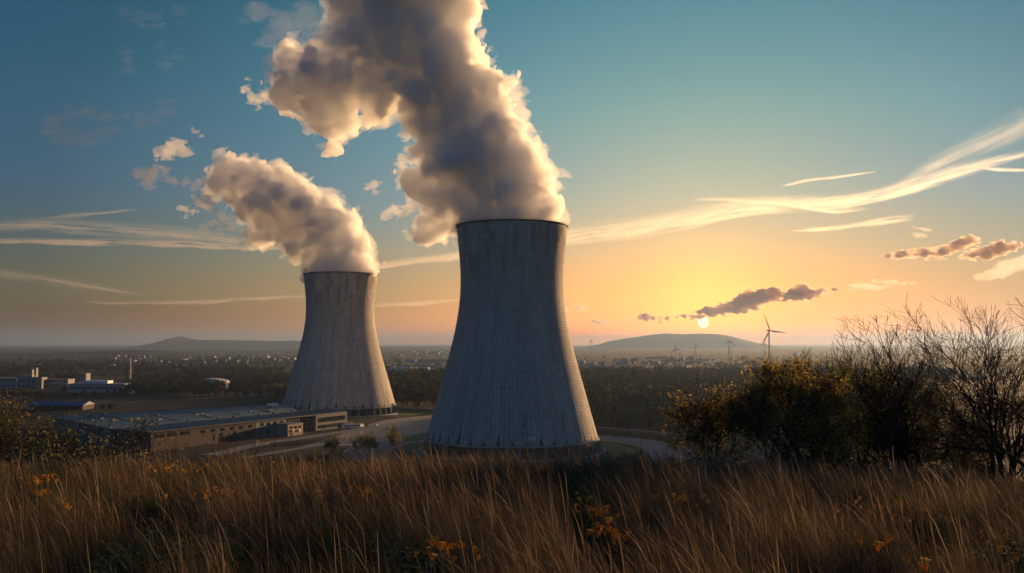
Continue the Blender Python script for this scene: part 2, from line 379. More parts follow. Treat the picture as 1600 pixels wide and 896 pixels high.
# ------------------------------------------------------------------ cooling towers
TP = [(8.4, 56.2), (20, 52.6), (42, 46.9), (60, 41.6), (76.8, 37.6), (90, 35.2), (101.7, 34.15), (110.6, 33.95), (121, 34.25), (134, 35.2), (146.4, 36.6)]
tz = np.array([p[0] for p in TP]); tr = np.array([p[1] for p in TP])
def tower_r(z):
    c = np.polyfit(tz, tr, 5); return np.polyval(c, z)
def concrete_shell():
    m = bpy.data.materials.new('tower_concrete'); m.use_nodes = True
    nt = m.node_tree; n = nt.nodes; l = nt.links; b = n['Principled BSDF']; b.inputs['Roughness'].default_value = 0.9; b.inputs['Specular IOR Level'].default_value = 0.15
    uv = n.new('ShaderNodeUVMap'); uv.uv_map = 'UVMap'
    sp = n.new('ShaderNodeSeparateXYZ'); l.new(uv.outputs[0], sp.inputs[0])
    def math_(op, a, b_=None, c=None):
        x = n.new('ShaderNodeMath'); x.operation = op
        for i, s in enumerate((a, b_, c)):
            if s is None: continue
            if isinstance(s, (int, float)): x.inputs[i].default_value = s
            else: l.new(s, x.inputs[i])
        return x.outputs[0]
    U, V = sp.outputs[0], sp.outputs[1]          # U: rib number 0..120, V: metres up the shell
    lift = math_('DIVIDE', V, 1.9)
    fu, fv = math_('FLOOR', U), math_('FLOOR', lift)
    cb = n.new('ShaderNodeCombineXYZ'); l.new(fu, cb.inputs[0]); l.new(fv, cb.inputs[1])
    wn_ = n.new('ShaderNodeTexWhiteNoise'); l.new(cb.outputs[0], wn_.inputs['Vector'])
    cb2 = n.new('ShaderNodeCombineXYZ'); l.new(math_('FLOOR', math_('DIVIDE', U, 3)), cb2.inputs[0]); l.new(math_('FLOOR', math_('DIVIDE', V, 11.4)), cb2.inputs[1])
    w2 = n.new('ShaderNodeTexWhiteNoise'); l.new(cb2.outputs[0], w2.inputs['Vector'])
    # tall rain streaks
    cb3 = n.new('ShaderNodeCombineXYZ'); l.new(math_('MULTIPLY', U, 0.55), cb3.inputs[0]); l.new(math_('MULTIPLY', V, 0.018), cb3.inputs[1])
    ns = n.new('ShaderNodeTexNoise'); ns.inputs['Scale'].default_value = 1.0; ns.inputs['Detail'].default_value = 5; l.new(cb3.outputs[0], ns.inputs['Vector'])
    streak = n.new('ShaderNodeMapRange'); l.new(ns.outputs['Fac'], streak.inputs['Value']); streak.inputs['From Min'].default_value = 0.38; streak.inputs['From Max'].default_value = 0.62
    streak.inputs['To Min'].default_value = 0.84; streak.inputs['To Max'].default_value = 1.07
    cb4 = n.new('ShaderNodeCombineXYZ'); l.new(math_('MULTIPLY', U, 0.9), cb4.inputs[0]); l.new(math_('MULTIPLY', V, 0.25), cb4.inputs[1])
    nf = n.new('ShaderNodeTexNoise'); nf.inputs['Scale'].default_value = 1.0; nf.inputs['Detail'].default_value = 8; nf.inputs['Roughness'].default_value = 0.7; l.new(cb4.outputs[0], nf.inputs['Vector'])
    fine = n.new('ShaderNodeMapRange'); l.new(nf.outputs['Fac'], fine.inputs['Value']); fine.inputs['From Min'].default_value = 0.3; fine.inputs['From Max'].default_value = 0.7
    fine.inputs['To Min'].default_value = 0.8; fine.inputs['To Max'].default_value = 1.14
    # dark upright panels near the rim, whole panels wide
    top = n.new('ShaderNodeMapRange'); l.new(V, top.inputs['Value']); top.inputs['From Min'].default_value = 95; top.inputs['From Max'].default_value = 138
    cb5 = n.new('ShaderNodeCombineXYZ'); l.new(math_('FLOOR', math_('DIVIDE', U, 2)), cb5.inputs[0]); l.new(math_('MULTIPLY', fv, 0.09), cb5.inputs[1])
    n5 = n.new('ShaderNodeTexNoise'); n5.inputs['Scale'].default_value = 0.83; n5.inputs['Detail'].default_value = 2; l.new(cb5.outputs[0], n5.inputs['Vector'])
    dk = math_('MULTIPLY', math_('GREATER_THAN', n5.outputs['Fac'], 0.53), math_('MULTIPLY', top.outputs[0], 0.34))
    # damp stains climbing from the lower edge at every third rib
    tri = math_('ABSOLUTE', math_('SUBTRACT', math_('FRACT', math_('DIVIDE', math_('ADD', U, 0.12), 3)), 0.5))   # 0.5 at the rib
    cb6 = n.new('ShaderNodeCombineXYZ'); l.new(math_('FLOOR', math_('ADD', math_('DIVIDE', math_('ADD', U, 0.12), 3), 0.5)), cb6.inputs[0])
    w6 = n.new('ShaderNodeTexWhiteNoise'); l.new(cb6.outputs[0], w6.inputs['Vector'])
    hgt = math_('MULTIPLY_ADD', math_('POWER', w6.outputs['Value'], 2.0), 9.0, 4.0)
    rise = math_('SUBTRACT', 1.0, math_('DIVIDE', math_('SUBTRACT', V, 8.0), hgt))     # 1 at the edge, 0 at stain top
    wid = math_('MULTIPLY', math_('MAXIMUM', rise, 0.0), 0.20)
    st = math_('GREATER_THAN', math_('ADD', tri, math_('MULTIPLY', math_('SUBTRACT', nf.outputs['Fac'], 0.5), 0.12)), math_('SUBTRACT', 0.5, wid))
    stain = math_('MULTIPLY', st, 0.72)
    # construction joints
    jv = math_('LESS_THAN', math_('FRACT', lift), 0.15); ju = math_('LESS_THAN', math_('FRACT', U), 0.2)
    joint = math_('MULTIPLY', math_('MAXIMUM', jv, ju), 0.42)
    a = math_('MULTIPLY_ADD', wn_.outputs['Value'], 0.20, 0.88); a = math_('MULTIPLY', a, math_('MULTIPLY_ADD', w2.outputs['Value'], 0.14, 0.93))
    a = math_('MULTIPLY', a, streak.outputs[0]); a = math_('MULTIPLY', a, fine.outputs[0])
    for d in (joint, dk, stain): a = math_('MULTIPLY', a, math_('SUBTRACT', 1.0, d))
    vm = n.new('ShaderNodeVectorMath'); vm.operation = 'SCALE'; vm.inputs[0].default_value = (0.54, 0.505, 0.46); l.new(a, vm.inputs['Scale'])
    l.new(vm.outputs[0], b.inputs['Base Color'])
    bp = n.new('ShaderNodeBump'); bp.inputs['Strength'].default_value = 0.5; bp.inputs['Distance'].default_value = 0.15
    l.new(math_('SUBTRACT', fine.outputs[0], joint), bp.inputs['Height']); l.new(bp.outputs[0], b.inputs['Normal'])
    return m
M_shell = concrete_shell()
M_conc = mat('old_concrete', (0.34, 0.33, 0.31), 0.9, 0.3, 0.5)
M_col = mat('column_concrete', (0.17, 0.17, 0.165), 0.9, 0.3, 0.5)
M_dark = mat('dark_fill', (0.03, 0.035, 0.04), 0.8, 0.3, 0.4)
M_rim = mat('rim_steel', (0.05, 0.05, 0.055), 0.6, 0.2, 0.5)
M_white = mat('white_paint', (0.75, 0.76, 0.76), 0.5, 0.08, 0.8)
M_steel = mat('grey_steel', (0.25, 0.26, 0.27), 0.5, 0.15, 1.0, metal=0.3)

def build_tower(loc, rz, label):
    root = empty('cooling_tower', loc, rz); tag(root, label, 'cooling tower', 'cooling towers')
    NU, NV = 480, 74
    zs = np.linspace(8.4, 146.4, NV); rr = tower_r(zs)
    th = np.arange(NU + 1) / NU * 2 * np.pi
    fin = np.where(np.isin(np.arange(NU + 1) % 4, (0,)), 0.12, 0.0)
    V = []; 
    for z, r in zip(zs, rr):
        ra = r + fin
        V.append(np.stack([np.cos(th) * ra, np.sin(th) * ra, np.full(NU + 1, z)], 1))
    outer = np.concatenate(V)
    inner = np.concatenate([np.stack([np.cos(th) * (r - 0.9), np.sin(th) * (r - 0.9), np.full(NU + 1, z)], 1) for z, r in zip(zs, rr)])
    n0 = len(outer); W = NU + 1
    a = (np.arange(NV - 1)[:, None] * W + np.arange(NU)[None]).ravel()
    qo = np.stack([a, a + 1, a + W + 1, a + W], 1); qi = (qo + n0)[:, ::-1]
    e = np.arange(NU); t0 = (NV - 1) * W
    qb = np.stack([e + n0, e + 1 + n0, e + 1, e], 1); qt = np.stack([t0 + e, t0 + e + 1, t0 + e + 1 + n0, t0 + e + n0], 1)
    me = mesh_np('shell', np.concatenate([outer, inner]), [qo, qi, qb, qt])
    uvl = me.uv_layers.new(name='UVMap')
    vi = np.empty(len(me.loops), np.int32); me.loops.foreach_get('vertex_index', vi)
    k = vi % n0; uv = np.stack([(k % W) / NU * 120.0, zs[k // W]], 1).astype(np.float32)
    uvl.data.foreach_set('uv', uv.ravel())
    obj('shell', me, M_shell, root)
    # rim gallery
    def ring(name, prof, m, par):
        n = 160; v = []; q = []
        for i in range(n):
            t = 2 * math.pi * i / n
            for r, z in prof: v.append((r * math.cos(t), r * math.sin(t), z))
        p = len(prof)
        for i in range(n):
            for j in range(p): q.append((i * p + j, ((i + 1) % n) * p + j, ((i + 1) % n) * p + (j + 1) % p, i * p + (j + 1) % p))
        return obj(name, mesh_np(name, v, [np.array(q)]), m, par)
    rt = float(tower_r(146.4))
    ring('rim_gallery', [(rt - 1.2, 146.3), (rt + 0.95, 146.3), (rt + 0.95, 147.1), (rt - 1.2, 147.1)], M_rim, root)
    hr = MB()
    for i in range(90):
        t = 2 * math.pi * i / 90; hr.tube(((rt + .8) * math.cos(t), (rt + .8) * math.sin(t), 147.1), ((rt + .8) * math.cos(t), (rt + .8) * math.sin(t), 148.2), 0.05, n=4)
    for i in range(90):
        t, u = 2 * math.pi * i / 90, 2 * math.pi * (i + 1) / 90
        for z in (147.65, 148.2): hr.tube(((rt + .8) * math.cos(t), (rt + .8) * math.sin(t), z), ((rt + .8) * math.cos(u), (rt + .8) * math.sin(u), z), 0.04, n=4)
    hr.build('railing', M_rim, root)
    ring('lintel_beam', [(55.2, 7.5), (57.0, 7.5), (57.0, 8.7), (55.2, 8.7)], M_conc, root)
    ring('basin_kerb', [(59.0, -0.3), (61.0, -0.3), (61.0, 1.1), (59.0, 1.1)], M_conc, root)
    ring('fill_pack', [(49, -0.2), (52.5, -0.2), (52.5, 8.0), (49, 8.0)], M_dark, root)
    cm = MB(); cm.box((0, 0, 0), (1.0, 1.3, 1.0)); cme = None
    N = 44
    for i in range(N):
        t = 2 * math.pi * (i + 0.5) / N
        if cme is None:
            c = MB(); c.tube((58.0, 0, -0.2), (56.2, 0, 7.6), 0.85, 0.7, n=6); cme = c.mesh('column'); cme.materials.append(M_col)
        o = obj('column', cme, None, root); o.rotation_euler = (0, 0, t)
    return root
t1 = build_tower((0, 600, 0), R(0.7), 'nearest and largest cooling tower, ribbed grey concrete, beside the ring road')
t2 = build_tower((at(530, 640, 919)[0], 919, 0), R(17), 'farther, smaller looking cooling tower behind the long blue roofed hall')
t2.scale = (1, 1, 0.948)

def on_shell(az, z, out=0.0):
    r = float(tower_r(z)) + out; t = R(az); return (r * math.cos(t), r * math.sin(t), z)
hb = MB()                                       # hatch and ladders on the near tower's lower shell
for (az, z, w, h, m, nm) in ((-78.5, 13.2, 4.2, 2.0, M_white, 'inspection_hatch'),):
    b = MB(); p = on_shell(az, z, 0.5); b.box(p, (w, 0.9, h), R(az + 90)); b.box((p[0], p[1], p[2] - h / 2 - 0.2), (w + 1.6, 1.6, 0.25), R(az + 90)); b.build(nm, m, t1)
for az, z0, z1 in ((-84.5, 15, 30), (-56, 17, 31)):
    b = MB()
    for k in range(int((z1 - z0) / 1.6)):
        z = z0 + 1.6 * k; b.box(on_shell(az + 0.35 * k, z, 0.7), (2.4, 0.25, 0.35), R(az + 90))
    for e in (-1.0, 1.0):
        n_ = int((z1 - z0) / 1.6)
        for k in range(n_ - 1):
            p, q = on_shell(az + 0.35 * k + e, z0 + 1.6 * k, 0.7), on_shell(az + 0.35 * (k + 1) + e, z0 + 1.6 * (k + 1), 0.7); b.tube(p, q, 0.12, n=4)
    b.build('ladder', M_rim, t1)
b = MB(); p = on_shell(-168, 146.4)
for dx, h in ((-1.2, 3.0), (0.6, 4.2), (2.0, 2.4)):
    b.tube((p[0] + dx, p[1], 147), (p[0] + dx, p[1], 147 + h), 0.22); b.box((p[0] + dx, p[1], 147 + h), (0.9, 0.9, 0.9))
b.build('warning_beacon', M_rim, t2)
# ------------------------------------------------------------------ roads and paved ground on the plain
M_road = mat('worn_road', (0.17, 0.18, 0.19), 0.85, 0.25, 0.25, bump=0.2)
M_apron = mat('pale_paving', (0.24, 0.23, 0.215), 0.9, 0.25, 0.12)
M_kerb = mat('kerb_stone', (0.33, 0.32, 0.30), 0.9, 0.2, 1.0)
M_verge = mat('mown_grass', (0.055, 0.095, 0.028), 0.95, 0.45, 0.15)
M_line = mat('road_paint', (0.7, 0.7, 0.66), 0.7, 0.2, 1.0)
def strip(name, pts, w, z, m, label=None, closed=False, name_kind='structure', thick=0.0):
    P = [Vector((p[0], p[1], 0)) for p in pts]; n = len(P); v = []; q = []
    for i in range(n):
        a = P[(i - 1) % n] if (i or closed) else P[i]; b = P[(i + 1) % n] if (i < n - 1 or closed) else P[i]
        d = (b - a).normalized(); nn = Vector((-d.y, d.x, 0)); v += [P[i] + nn * w / 2 + Vector((0, 0, z)), P[i] - nn * w / 2 + Vector((0, 0, z))]
    for i in range(n if closed else n - 1):
        a = 2 * i; b = 2 * ((i + 1) % n); q.append((a, a + 1, b + 1, b))
    o = obj(name, mesh_np(name, [tuple(x) for x in v], [np.array(q)]), m)
    if label: tag(o, label, kind=name_kind)
    return o
def smooth_line(pts, n=60):
    P = np.array([p[:2] for p in pts], float); t = np.arange(len(P)); u = np.linspace(0, len(P) - 1, n)
    x, y = np.interp(u, t, P[:, 0]), np.interp(u, t, P[:, 1]); k = np.hanning(9); k /= k.sum()
    f = lambda a: np.convolve(np.pad(a, 4, mode='reflect', reflect_type='odd'), k, 'valid')
    return list(zip(f(x), f(y)))
def circle(cx, cy_, r, n=120): return [(cx + r * math.cos(2 * math.pi * i / n), cy_ + r * math.sin(2 * math.pi * i / n)) for i in range(n)]
strip('grass_verge', circle(0, 600, 71), 20, 0.05, M_verge, 'short green grass around the nearest tower', True)
strip('ring_road', circle(4, 602, 98), 29, 0.09, M_road, 'wide worn ring road curving round the nearest tower', True)
def kerb(cx, cy_, r, h=0.14, w=0.4):
    v = []; q = []; n = 140
    for i in range(n):
        t = 2 * math.pi * i / n
        for rr, z in ((r - w, 0), (r - w, h), (r + w, h), (r + w, 0)): v.append((cx + rr * math.cos(t), cy_ + rr * math.sin(t), z))
    for i in range(n):
        for j in range(3): q.append((i * 4 + j, ((i + 1) % n) * 4 + j, ((i + 1) % n) * 4 + j + 1, i * 4 + j + 1))
    return obj('kerb', mesh_np('kerb', v, [np.array(q)]), M_kerb)
tag(kerb(4, 602, 83.2), 'stone kerb on the inside of the ring road', kind='structure')
tag(kerb(4, 602, 112.8), 'stone kerb on the outside of the ring road', kind='structure')
b = MB()
for i in range(0, 120, 2):
    p0, p1 = circle(4, 602, 98.2)[i], circle(4, 602, 98.2)[i + 1]; q0, q1 = circle(4, 602, 97.8)[i], circle(4, 602, 97.8)[i + 1]
    b.add([(*q0, .11), (*p0, .11), (*p1, .11), (*q1, .11)], q=[(0, 1, 2, 3)])
tag(b.build('road_marking', M_line), 'broken white centre line of the ring road', kind='structure')
def sheet(name, pix, z, m, label):
    P = [G(*p) for p in pix]; b = MB(); b.add([(p[0], p[1], z) for p in P], ng=[tuple(range(len(P)))]); return tag(b.build(name, m), label, kind='structure')
sheet('apron', [(560, 668), (520, 684), (470, 698), (610, 696), (650, 684), (672, 672), (700, 656), (720, 650), (690, 648), (640, 652), (600, 657)], 0.05, M_apron, 'pale paved apron between the long hall and the nearest tower')
sheet('grass_verge', [(606, 688), (640, 690), (668, 688), (676, 676), (650, 679), (622, 684)], 0.13, M_verge, 'green grass triangle left of the nearest tower')
sheet('grass_verge', [(612, 648), (640, 650), (672, 647), (688, 642), (650, 640), (615, 641)], 0.13, M_verge, 'green grass beside the farther tower')
strip('road', smooth_line([G(330, 712), G(400, 695), G(470, 685), G(545, 674), G(620, 662), G(680, 653), G(720, 648), G(770, 640)]), 13, 0.14, M_road, 'service road running along the front of the long hall')
strip('road', smooth_line([G(380, 716), G(480, 699), G(560, 690), G(620, 684), G(665, 676)]), 8, 0.15, M_road, 'narrow lane in front of the service road')
strip('road', smooth_line([G(-120, 640), G(60, 634), G(200, 628), G(330, 622), G(420, 617), G(520, 612)]), 9, 0.07, M_road, 'road crossing the fields behind the halls')

def wall_line(name, pts, h, w, m, mcap, label, cat):
    root = empty(name, (pts[0][0], pts[0][1], 0)); tag(root, label, cat); o = Vector(root.location)
    for nm, z0, z1, ww, mm in (('wall_face', -0.2, h, w, m), ('coping', h, h + 0.35, w + 0.9, mcap)):
        v = []; q = []
        for i in range(len(pts)):
            a = Vector((*pts[max(i - 1, 0)][:2], 0)); c = Vector((*pts[min(i + 1, len(pts) - 1)][:2], 0))
            d = (c - a).normalized(); nn = Vector((-d.y, d.x, 0)) * ww / 2; p = Vector((*pts[i][:2], 0)) - o
            v += [p - nn + Vector((0, 0, z0)), p - nn + Vector((0, 0, z1)), p + nn + Vector((0, 0, z1)), p + nn + Vector((0, 0, z0))]
        for i in range(len(pts) - 1):
            for j in range(4): q.append((i * 4 + j, i * 4 + (j + 1) % 4, (i + 1) * 4 + (j + 1) % 4, (i + 1) * 4 + j))
        obj(nm, mesh_np(nm, [tuple(x) for x in v], [np.array(q)]), mm, root)
    return root
M_wallface = mat('dark_retaining_wall', (0.06, 0.06, 0.065), 0.9, 0.35, 0.3)
wall_line('retaining_wall', smooth_line([G(560, 642), G(611, 642), G(650, 643), G(700, 644)], 30), 2.9, 1.2, M_wallface, M_apron, 'low dark wall with pale coping beside the farther tower', 'retaining wall')
wall_line('retaining_wall', smooth_line([G(890, 672), G(935, 674), G(1000, 679.5), G(1066, 685.5), G(1140, 692)], 40), 3.0, 2.6, M_wallface, M_apron, 'long dark wall with a pale top between the ring road and the wood', 'retaining wall')

# picket fence along the lane
fr = empty('roadside_fence', G(424, 697)); tag(fr, 'row of dark fence posts along the service road', 'fence')
pm = MB(); pm.box((0, 0, 1.1), (0.5, 0.5, 2.2)); pm.add([(-.25, -.25, 2.2), (.25, -.25, 2.2), (.25, .25, 2.2), (-.25, .25, 2.2), (0, 0, 2.5)], t=[(0, 1, 4), (1, 2, 4), (2, 3, 4), (3, 0, 4)]); pme = pm.mesh('post')
M_post = mat('tarred_wood', (0.025, 0.024, 0.022), 0.9, 0.3, 2.0); pme.materials.append(M_post)
A_, B_ = Vector(G(424, 697)), Vector(G(538, 689)); NP = 30
for i in range(NP + 1):
    o = obj('post', pme, None, fr); o.location = (B_ - A_) * (i / NP)
for z in (0.7, 1.6):
    b = MB(); b.tube((0, 0, z), tuple((B_ - A_) + Vector((0, 0, z))), 0.09, n=4); b.build('rail', M_post, fr)

# ------------------------------------------------------------------ the long hall
M_brick = mat('pinkish_brick', (0.082, 0.07, 0.07), 0.9, 0.25, 0.35)
M_roofb = mat('blue_sheet_roof', (0.042, 0.088, 0.145), 0.55, 0.14, 0.12)
M_roof2 = mat('teal_sheet_roof', (0.065, 0.115, 0.135), 0.55, 0.2, 0.08)
M_clad = mat('blue_cladding', (0.055, 0.12, 0.17), 0.6, 0.15, 0.3)
M_glass = mat('dark_window', (0.02, 0.026, 0.032), 0.15, 0.0, spec=0.5)
M_beige = mat('beige_render', (0.36, 0.31, 0.25), 0.9, 0.15, 0.3)
M_grey = mat('grey_panel', (0.14, 0.15, 0.165), 0.8, 0.15, 0.3)
M_fascia = mat('dark_fascia', (0.03, 0.035, 0.042), 0.7, 0.1, 0.5)
M_pale = mat('pale_render', (0.30, 0.30, 0.31), 0.9, 0.15, 0.1)
def pbox(name, c, d, m, par, rz=0.0):
    b = MB(); b.box(c, d, rz); return b.build(name, m, par)
_pane = {}
def panes(par, x0, x1, n, z, w, h, y=-0.12, name='window', m=None, axis='x'):
    """n windows in a row on a wall facing -y (or facing -x when axis is 'y')"""
    key = (w, h, axis, name, m)
    if key not in _pane:
        b = MB(); b.box((0, 0, 0), (w, 0.3, h) if axis == 'x' else (0.3, w, h)); _pane[key] = b.mesh(name); _pane[key].materials.append(m or M_glass)
    for i in range(n):
        t = x0 + (x1 - x0) * (i + 0.5) / n
        o = obj(name, _pane[key], None, par); o.location = (t, y, z) if axis == 'x' else (y, t, z)
A0 = np.array([-233.0, 592.0]); A1 = np.array([-140.0, 768.0]); UX = (A1 - A0) / np.linalg.norm(A1 - A0)
rz = math.atan2(UX[1], UX[0]); HL = 199.0; HD = 38.0
hall = empty('industrial_hall', (A0[0], A0[1], 0), rz); tag(hall, 'long hall with a blue sheet roof, dull brick front and glazed end', 'industrial hall')
pbox('brick_wall', (47.5, HD / 2, 6.1), (95, HD, 12.4), M_brick, hall)
pbox('blue_wall', (111, HD / 2, 6.1), (32 - .02, HD - .3, 12.4), M_clad, hall)
pbox('glazed_wall', (143, HD / 2 + .5, 6.1), (32 - .02, HD - 1, 12.4), M_glass, hall)
pbox('office_wall', (179, HD / 2 - 1.2, 6.1), (40, HD + 2.4, 12.6), M_grey, hall)
b = MB(); o_ = 1.2                                # low pitched roof with hipped end
b.add([(-o_, -o_, 12.4), (HL + o_, -o_, 12.4), (HL + o_, HD + o_, 12.4), (-o_, HD + o_, 12.4), (-o_, -o_, 12.95), (HL + o_, -o_, 12.95), (HL + o_, HD + o_, 12.95), (-o_, HD + o_, 12.95), (14, HD / 2, 14.6), (HL + o_, HD / 2, 14.6)],
      q=[(3, 2, 1, 0), (4, 5, 9, 8), (6, 7, 8, 9), (0, 1, 5, 4), (3, 0, 4, 7), (2, 3, 7, 6)], t=[(7, 4, 8)], ng=[(1, 2, 6, 9, 5)])
rf = b.build('roof', M_roofb, hall)
b = MB()
for x in np.linspace(2, HL - 1, 66):
    y1 = HD / 2; z0, z1 = 12.98, 14.63
    s_ = min(1, x / 14)
    b.add([(x - .09, -1.15, z0), (x + .09, -1.15, z0), (x + .09, -1.15 + (y1 + 1.15) * s_, z0 + (z1 - z0) * s_), (x - .09, -1.15 + (y1 + 1.15) * s_, z0 + (z1 - z0) * s_),
           (x - .09, -1.15, z0 + .14), (x + .09, -1.15, z0 + .14), (x + .09, -1.15 + (y1 + 1.15) * s_, z0 + .14 + (z1 - z0) * s_), (x - .09, -1.15 + (y1 + 1.15) * s_, z0 + .14 + (z1 - z0) * s_)],
          q=[(4, 5, 6, 7), (0, 4, 7, 3), (1, 2, 6, 5), (0, 1, 5, 4), (3, 7, 6, 2)])
b.build('roof_seams', M_roofb, rf)
pbox('gutter', (HL / 2, -o_ - 0.25, 12.55), (HL + 2.4, 0.5, 0.9), M_fascia, hall)
pbox('gutter', (-o_ - 0.25, HD / 2, 12.55), (0.5, HD + 2.4, 0.9), M_fascia, hall)
for i, (x, w) in enumerate(((22, 2.0), (48, 1.6), (76, 2.4), (92, 1.6), (118, 2.0), (134, 1.6), (156, 2.6), (178, 2.0))):
    b = MB(); b.box((x, HD / 2, 15.0), (w, 1.6, 1.3)); b.box((x, HD / 2, 15.8), (w + .5, 2.1, .25)); b.build('roof_vent', M_fascia, rf)
panes(hall, 2, 34, 3, 9.6, 7.5, 2.4); panes(hall, 40, 94, 6, 9.2, 2.6, 2.2); panes(hall, 48, 92, 3, 4.2, 1.6, 4.6, name='door', m=M_fascia); panes(hall, 55, 93, 3, 5.6, 2.0, 2.4)
panes(hall, 3, 35, 3, 9.4, 7.0, 2.2, y=-0.12, axis='y')
panes(hall, 98, 126, 4, 9.6, 3.4, 2.2, y=0.1); panes(hall, 98, 110, 2, 4.0, 4.0, 3.2, y=0.1)
for x in np.linspace(128, 158, 9): pbox('mullion', (x, 0.9, 6.1), (0.45, 0.3, 12.2), M_grey, hall)
for z in (3.2, 6.6, 10.0): pbox('transom', (143, 0.95, z), (31.6, 0.25, 0.4), M_grey, hall)
panes(hall, 162, 197, 6, 8.2, 4.6, 3.6, y=-2.5); panes(hall, 162, 197, 6, 2.8, 4.6, 2.6, y=-2.5)
panes(hall, 2, HD - 4, 4, 8.2, 5.0, 3.4, y=HL + 0.1, axis='y')
an = pbox('annex', (124, -6.2, 4.4), (17, 12, 9.0), M_beige, hall)
pbox('annex_roof', (124, -6.2, 9.05), (17.8, 12.8, 0.35), M_grey, an); panes(an, 117, 131, 3, 6.2, 2.4, 1.7, y=-12.25); pbox('air_conditioner', (128, -12.6, 3.6), (2.2, 1.0, 1.5), M_white, an); pbox('air_conditioner', (121, -12.6, 3.9), (1.7, 0.9, 1.3), M_white, an); panes(an, 118, 122, 1, 1.4, 2.0, 2.8, y=-12.25, name='door', m=M_fascia)

# the hall behind it
Q = [np.array(G(85, 651, 13.2)[:2]), np.array(G(445, 632.5, 13.2)[:2])]
P3 = A0 + UX * 186 + np.array([-UX[1], UX[0]]) * (HD + 3); P2_ = A0 + UX * 2 + np.array([-UX[1], UX[0]]) * (HD + 3)
out = [P2_, P3, Q[1], Q[0]]
hb_ = empty('industrial_hall', (out[0][0], out[0][1], 0)); tag(hb_, 'wide hall with a pale teal flat roof behind the blue roofed one', 'industrial hall')
loc_ = [tuple(p - out[0]) for p in out]
b = MB(); b.prism(loc_, 0, 12.2); b.build('wall', M_grey, hb_)
cen = np.mean(loc_, 0); big = [tuple(cen + (np.array(p) - cen) * 1.01) for p in loc_]
b = MB(); b.prism(big, 12.2, 13.0); rr_ = b.build('roof', M_roof2, hb_)
e0, e1 = np.array(loc_[3]), np.array(loc_[2])
def edge_bar(p, q, z, w, h, m, nm, par):
    p = np.array(p); q = np.array(q); d = q - p; L = np.linalg.norm(d); return pbox(nm, (*(p + q) / 2, z), (L, w, h), m, par, math.atan2(d[1], d[0]))
edge_bar(big[3], big[2], 13.35, 1.4, 0.7, M_pale, 'parapet', hb_)
for k in range(1, 6):
    t = k / 6; p = np.array(loc_[0]) * (1 - t) + np.array(loc_[1]) * t; q = e0 * (1 - t) + e1 * t
    edge_bar(p + (q - p) * .03, q - (q - p) * .04, 13.15, 0.5, 0.3, M_fascia if k % 2 else M_pale, 'roof_joint', rr_)
rng = random.Random(4)
for i in range(14):
    t = rng.uniform(.06, .96); s_ = rng.uniform(.15, .85); p = (np.array(loc_[0]) * (1 - t) + np.array(loc_[1]) * t) * (1 - s_) + (e0 * (1 - t) + e1 * t) * s_
    pbox('roof_vent', (*p, 13.6), (rng.uniform(1.5, 5), rng.uniform(1.5, 3), 1.2), M_pale if i % 4 == 0 else M_grey, rr_, rz)
pbox('stair_house', (*(e1 * .93 + e0 * .07 + np.array((3, -6))), 14.2), (9, 6, 2.4), M_white, rr_, rz)

def building(name, label, cat, px0, px1, pyb, h, depth, wallm, roofm, nwin=6, rows=1, gable=0.0, rot=0.0, group=None):
    a, c = G(px0, pyb), G(px1, pyb); w = c[0] - a[0]
    r = empty(name, ((a[0] + c[0]) / 2, (a[1] + c[1]) / 2, 0), math.atan2(c[1] - a[1], w) + rot); tag(r, label, cat, group)
    pbox('wall', (0, depth / 2, h / 2 - .1), (w, depth, h + .2), wallm, r)
    if gable:
        b = MB(); e = 0.8
        b.add([(-w / 2 - e, -e, h), (w / 2 + e, -e, h), (w / 2 + e, depth + e, h), (-w / 2 - e, depth + e, h), (-w / 2 - e, depth / 2, h + gable), (w / 2 + e, depth / 2, h + gable)], q=[(3, 2, 1, 0), (0, 1, 5, 4), (2, 3, 4, 5)], t=[(1, 2, 5), (3, 0, 4)])
        b.build('roof', roofm, r)
    else: pbox('roof', (0, depth / 2, h + .35), (w + .8, depth + .8, .6), roofm, r)
    for k in range(rows):
        z = h * (k + .55) / rows; panes(r, -w / 2 + 2, w / 2 - 2, nwin, z, (w - 4) / nwin * .55, min(2.6, h / rows * .4), y=-.1)
    return r
building('shed', 'low brick shed with a blue pitched roof beyond the wide hall', 'shed', 44, 129, 641, 4.8, 26, M_brick, mat('bright_blue_roof', (0.05, 0.10, 0.24), 0.5, 0.1, 0.1), 7, 1, 3.6)
wb = building('factory', 'long white factory block at the edge of the picture with a pierced tower', 'factory', -30, 58, 607.5, 16, 30, M_pale, M_pale, 11, 2)
tx = (55 - 14) / F * 1390
b = MB()
for dx in (-3.2, 3.2): b.box((tx + dx, -3, 15), (1.9, 6, 32))
for z in (4, 17, 31): b.box((tx, -3, z), (8.2, 5.8, 2.2))
b.box((tx + 9, -2.5, 9), (8, 5, 18)); b.box((tx - 20, 12, 18.5), (22, 14, 4.6))
b.build('stair_tower', M_pale, wb)
building('office_block', 'flat white office block between the pierced tower and the long white works', 'office block', 66, 106, 606, 13, 22, M_pale, M_grey, 7, 2)
building('office_block', 'small stacked white penthouse block rising behind the long white works', 'office block', 120, 134, 601, 18, 16, M_pale, M_pale, 3, 4)
wk = building('factory', 'long white works with a raised white roof and tall window bays', 'factory', 106, 192, 614, 12, 34, M_pale, M_pale, 18, 1)
pbox('raised_roof', (-6, 20, 14.2), (36, 18, 4.4), M_white, wk); pbox('side_wing', (48, 14, 5.2), (22, 20, 10.6), M_grey, wk)
building('kiosk', 'tiny white kiosk below the lattice mast', 'kiosk', 199, 208, 615, 4.4, 6, M_white, M_grey, 2, 1)
building('shed', 'long low grey shed beside the lattice mast', 'shed', 205, 236, 605, 8, 20, M_grey, M_grey, 6, 1)
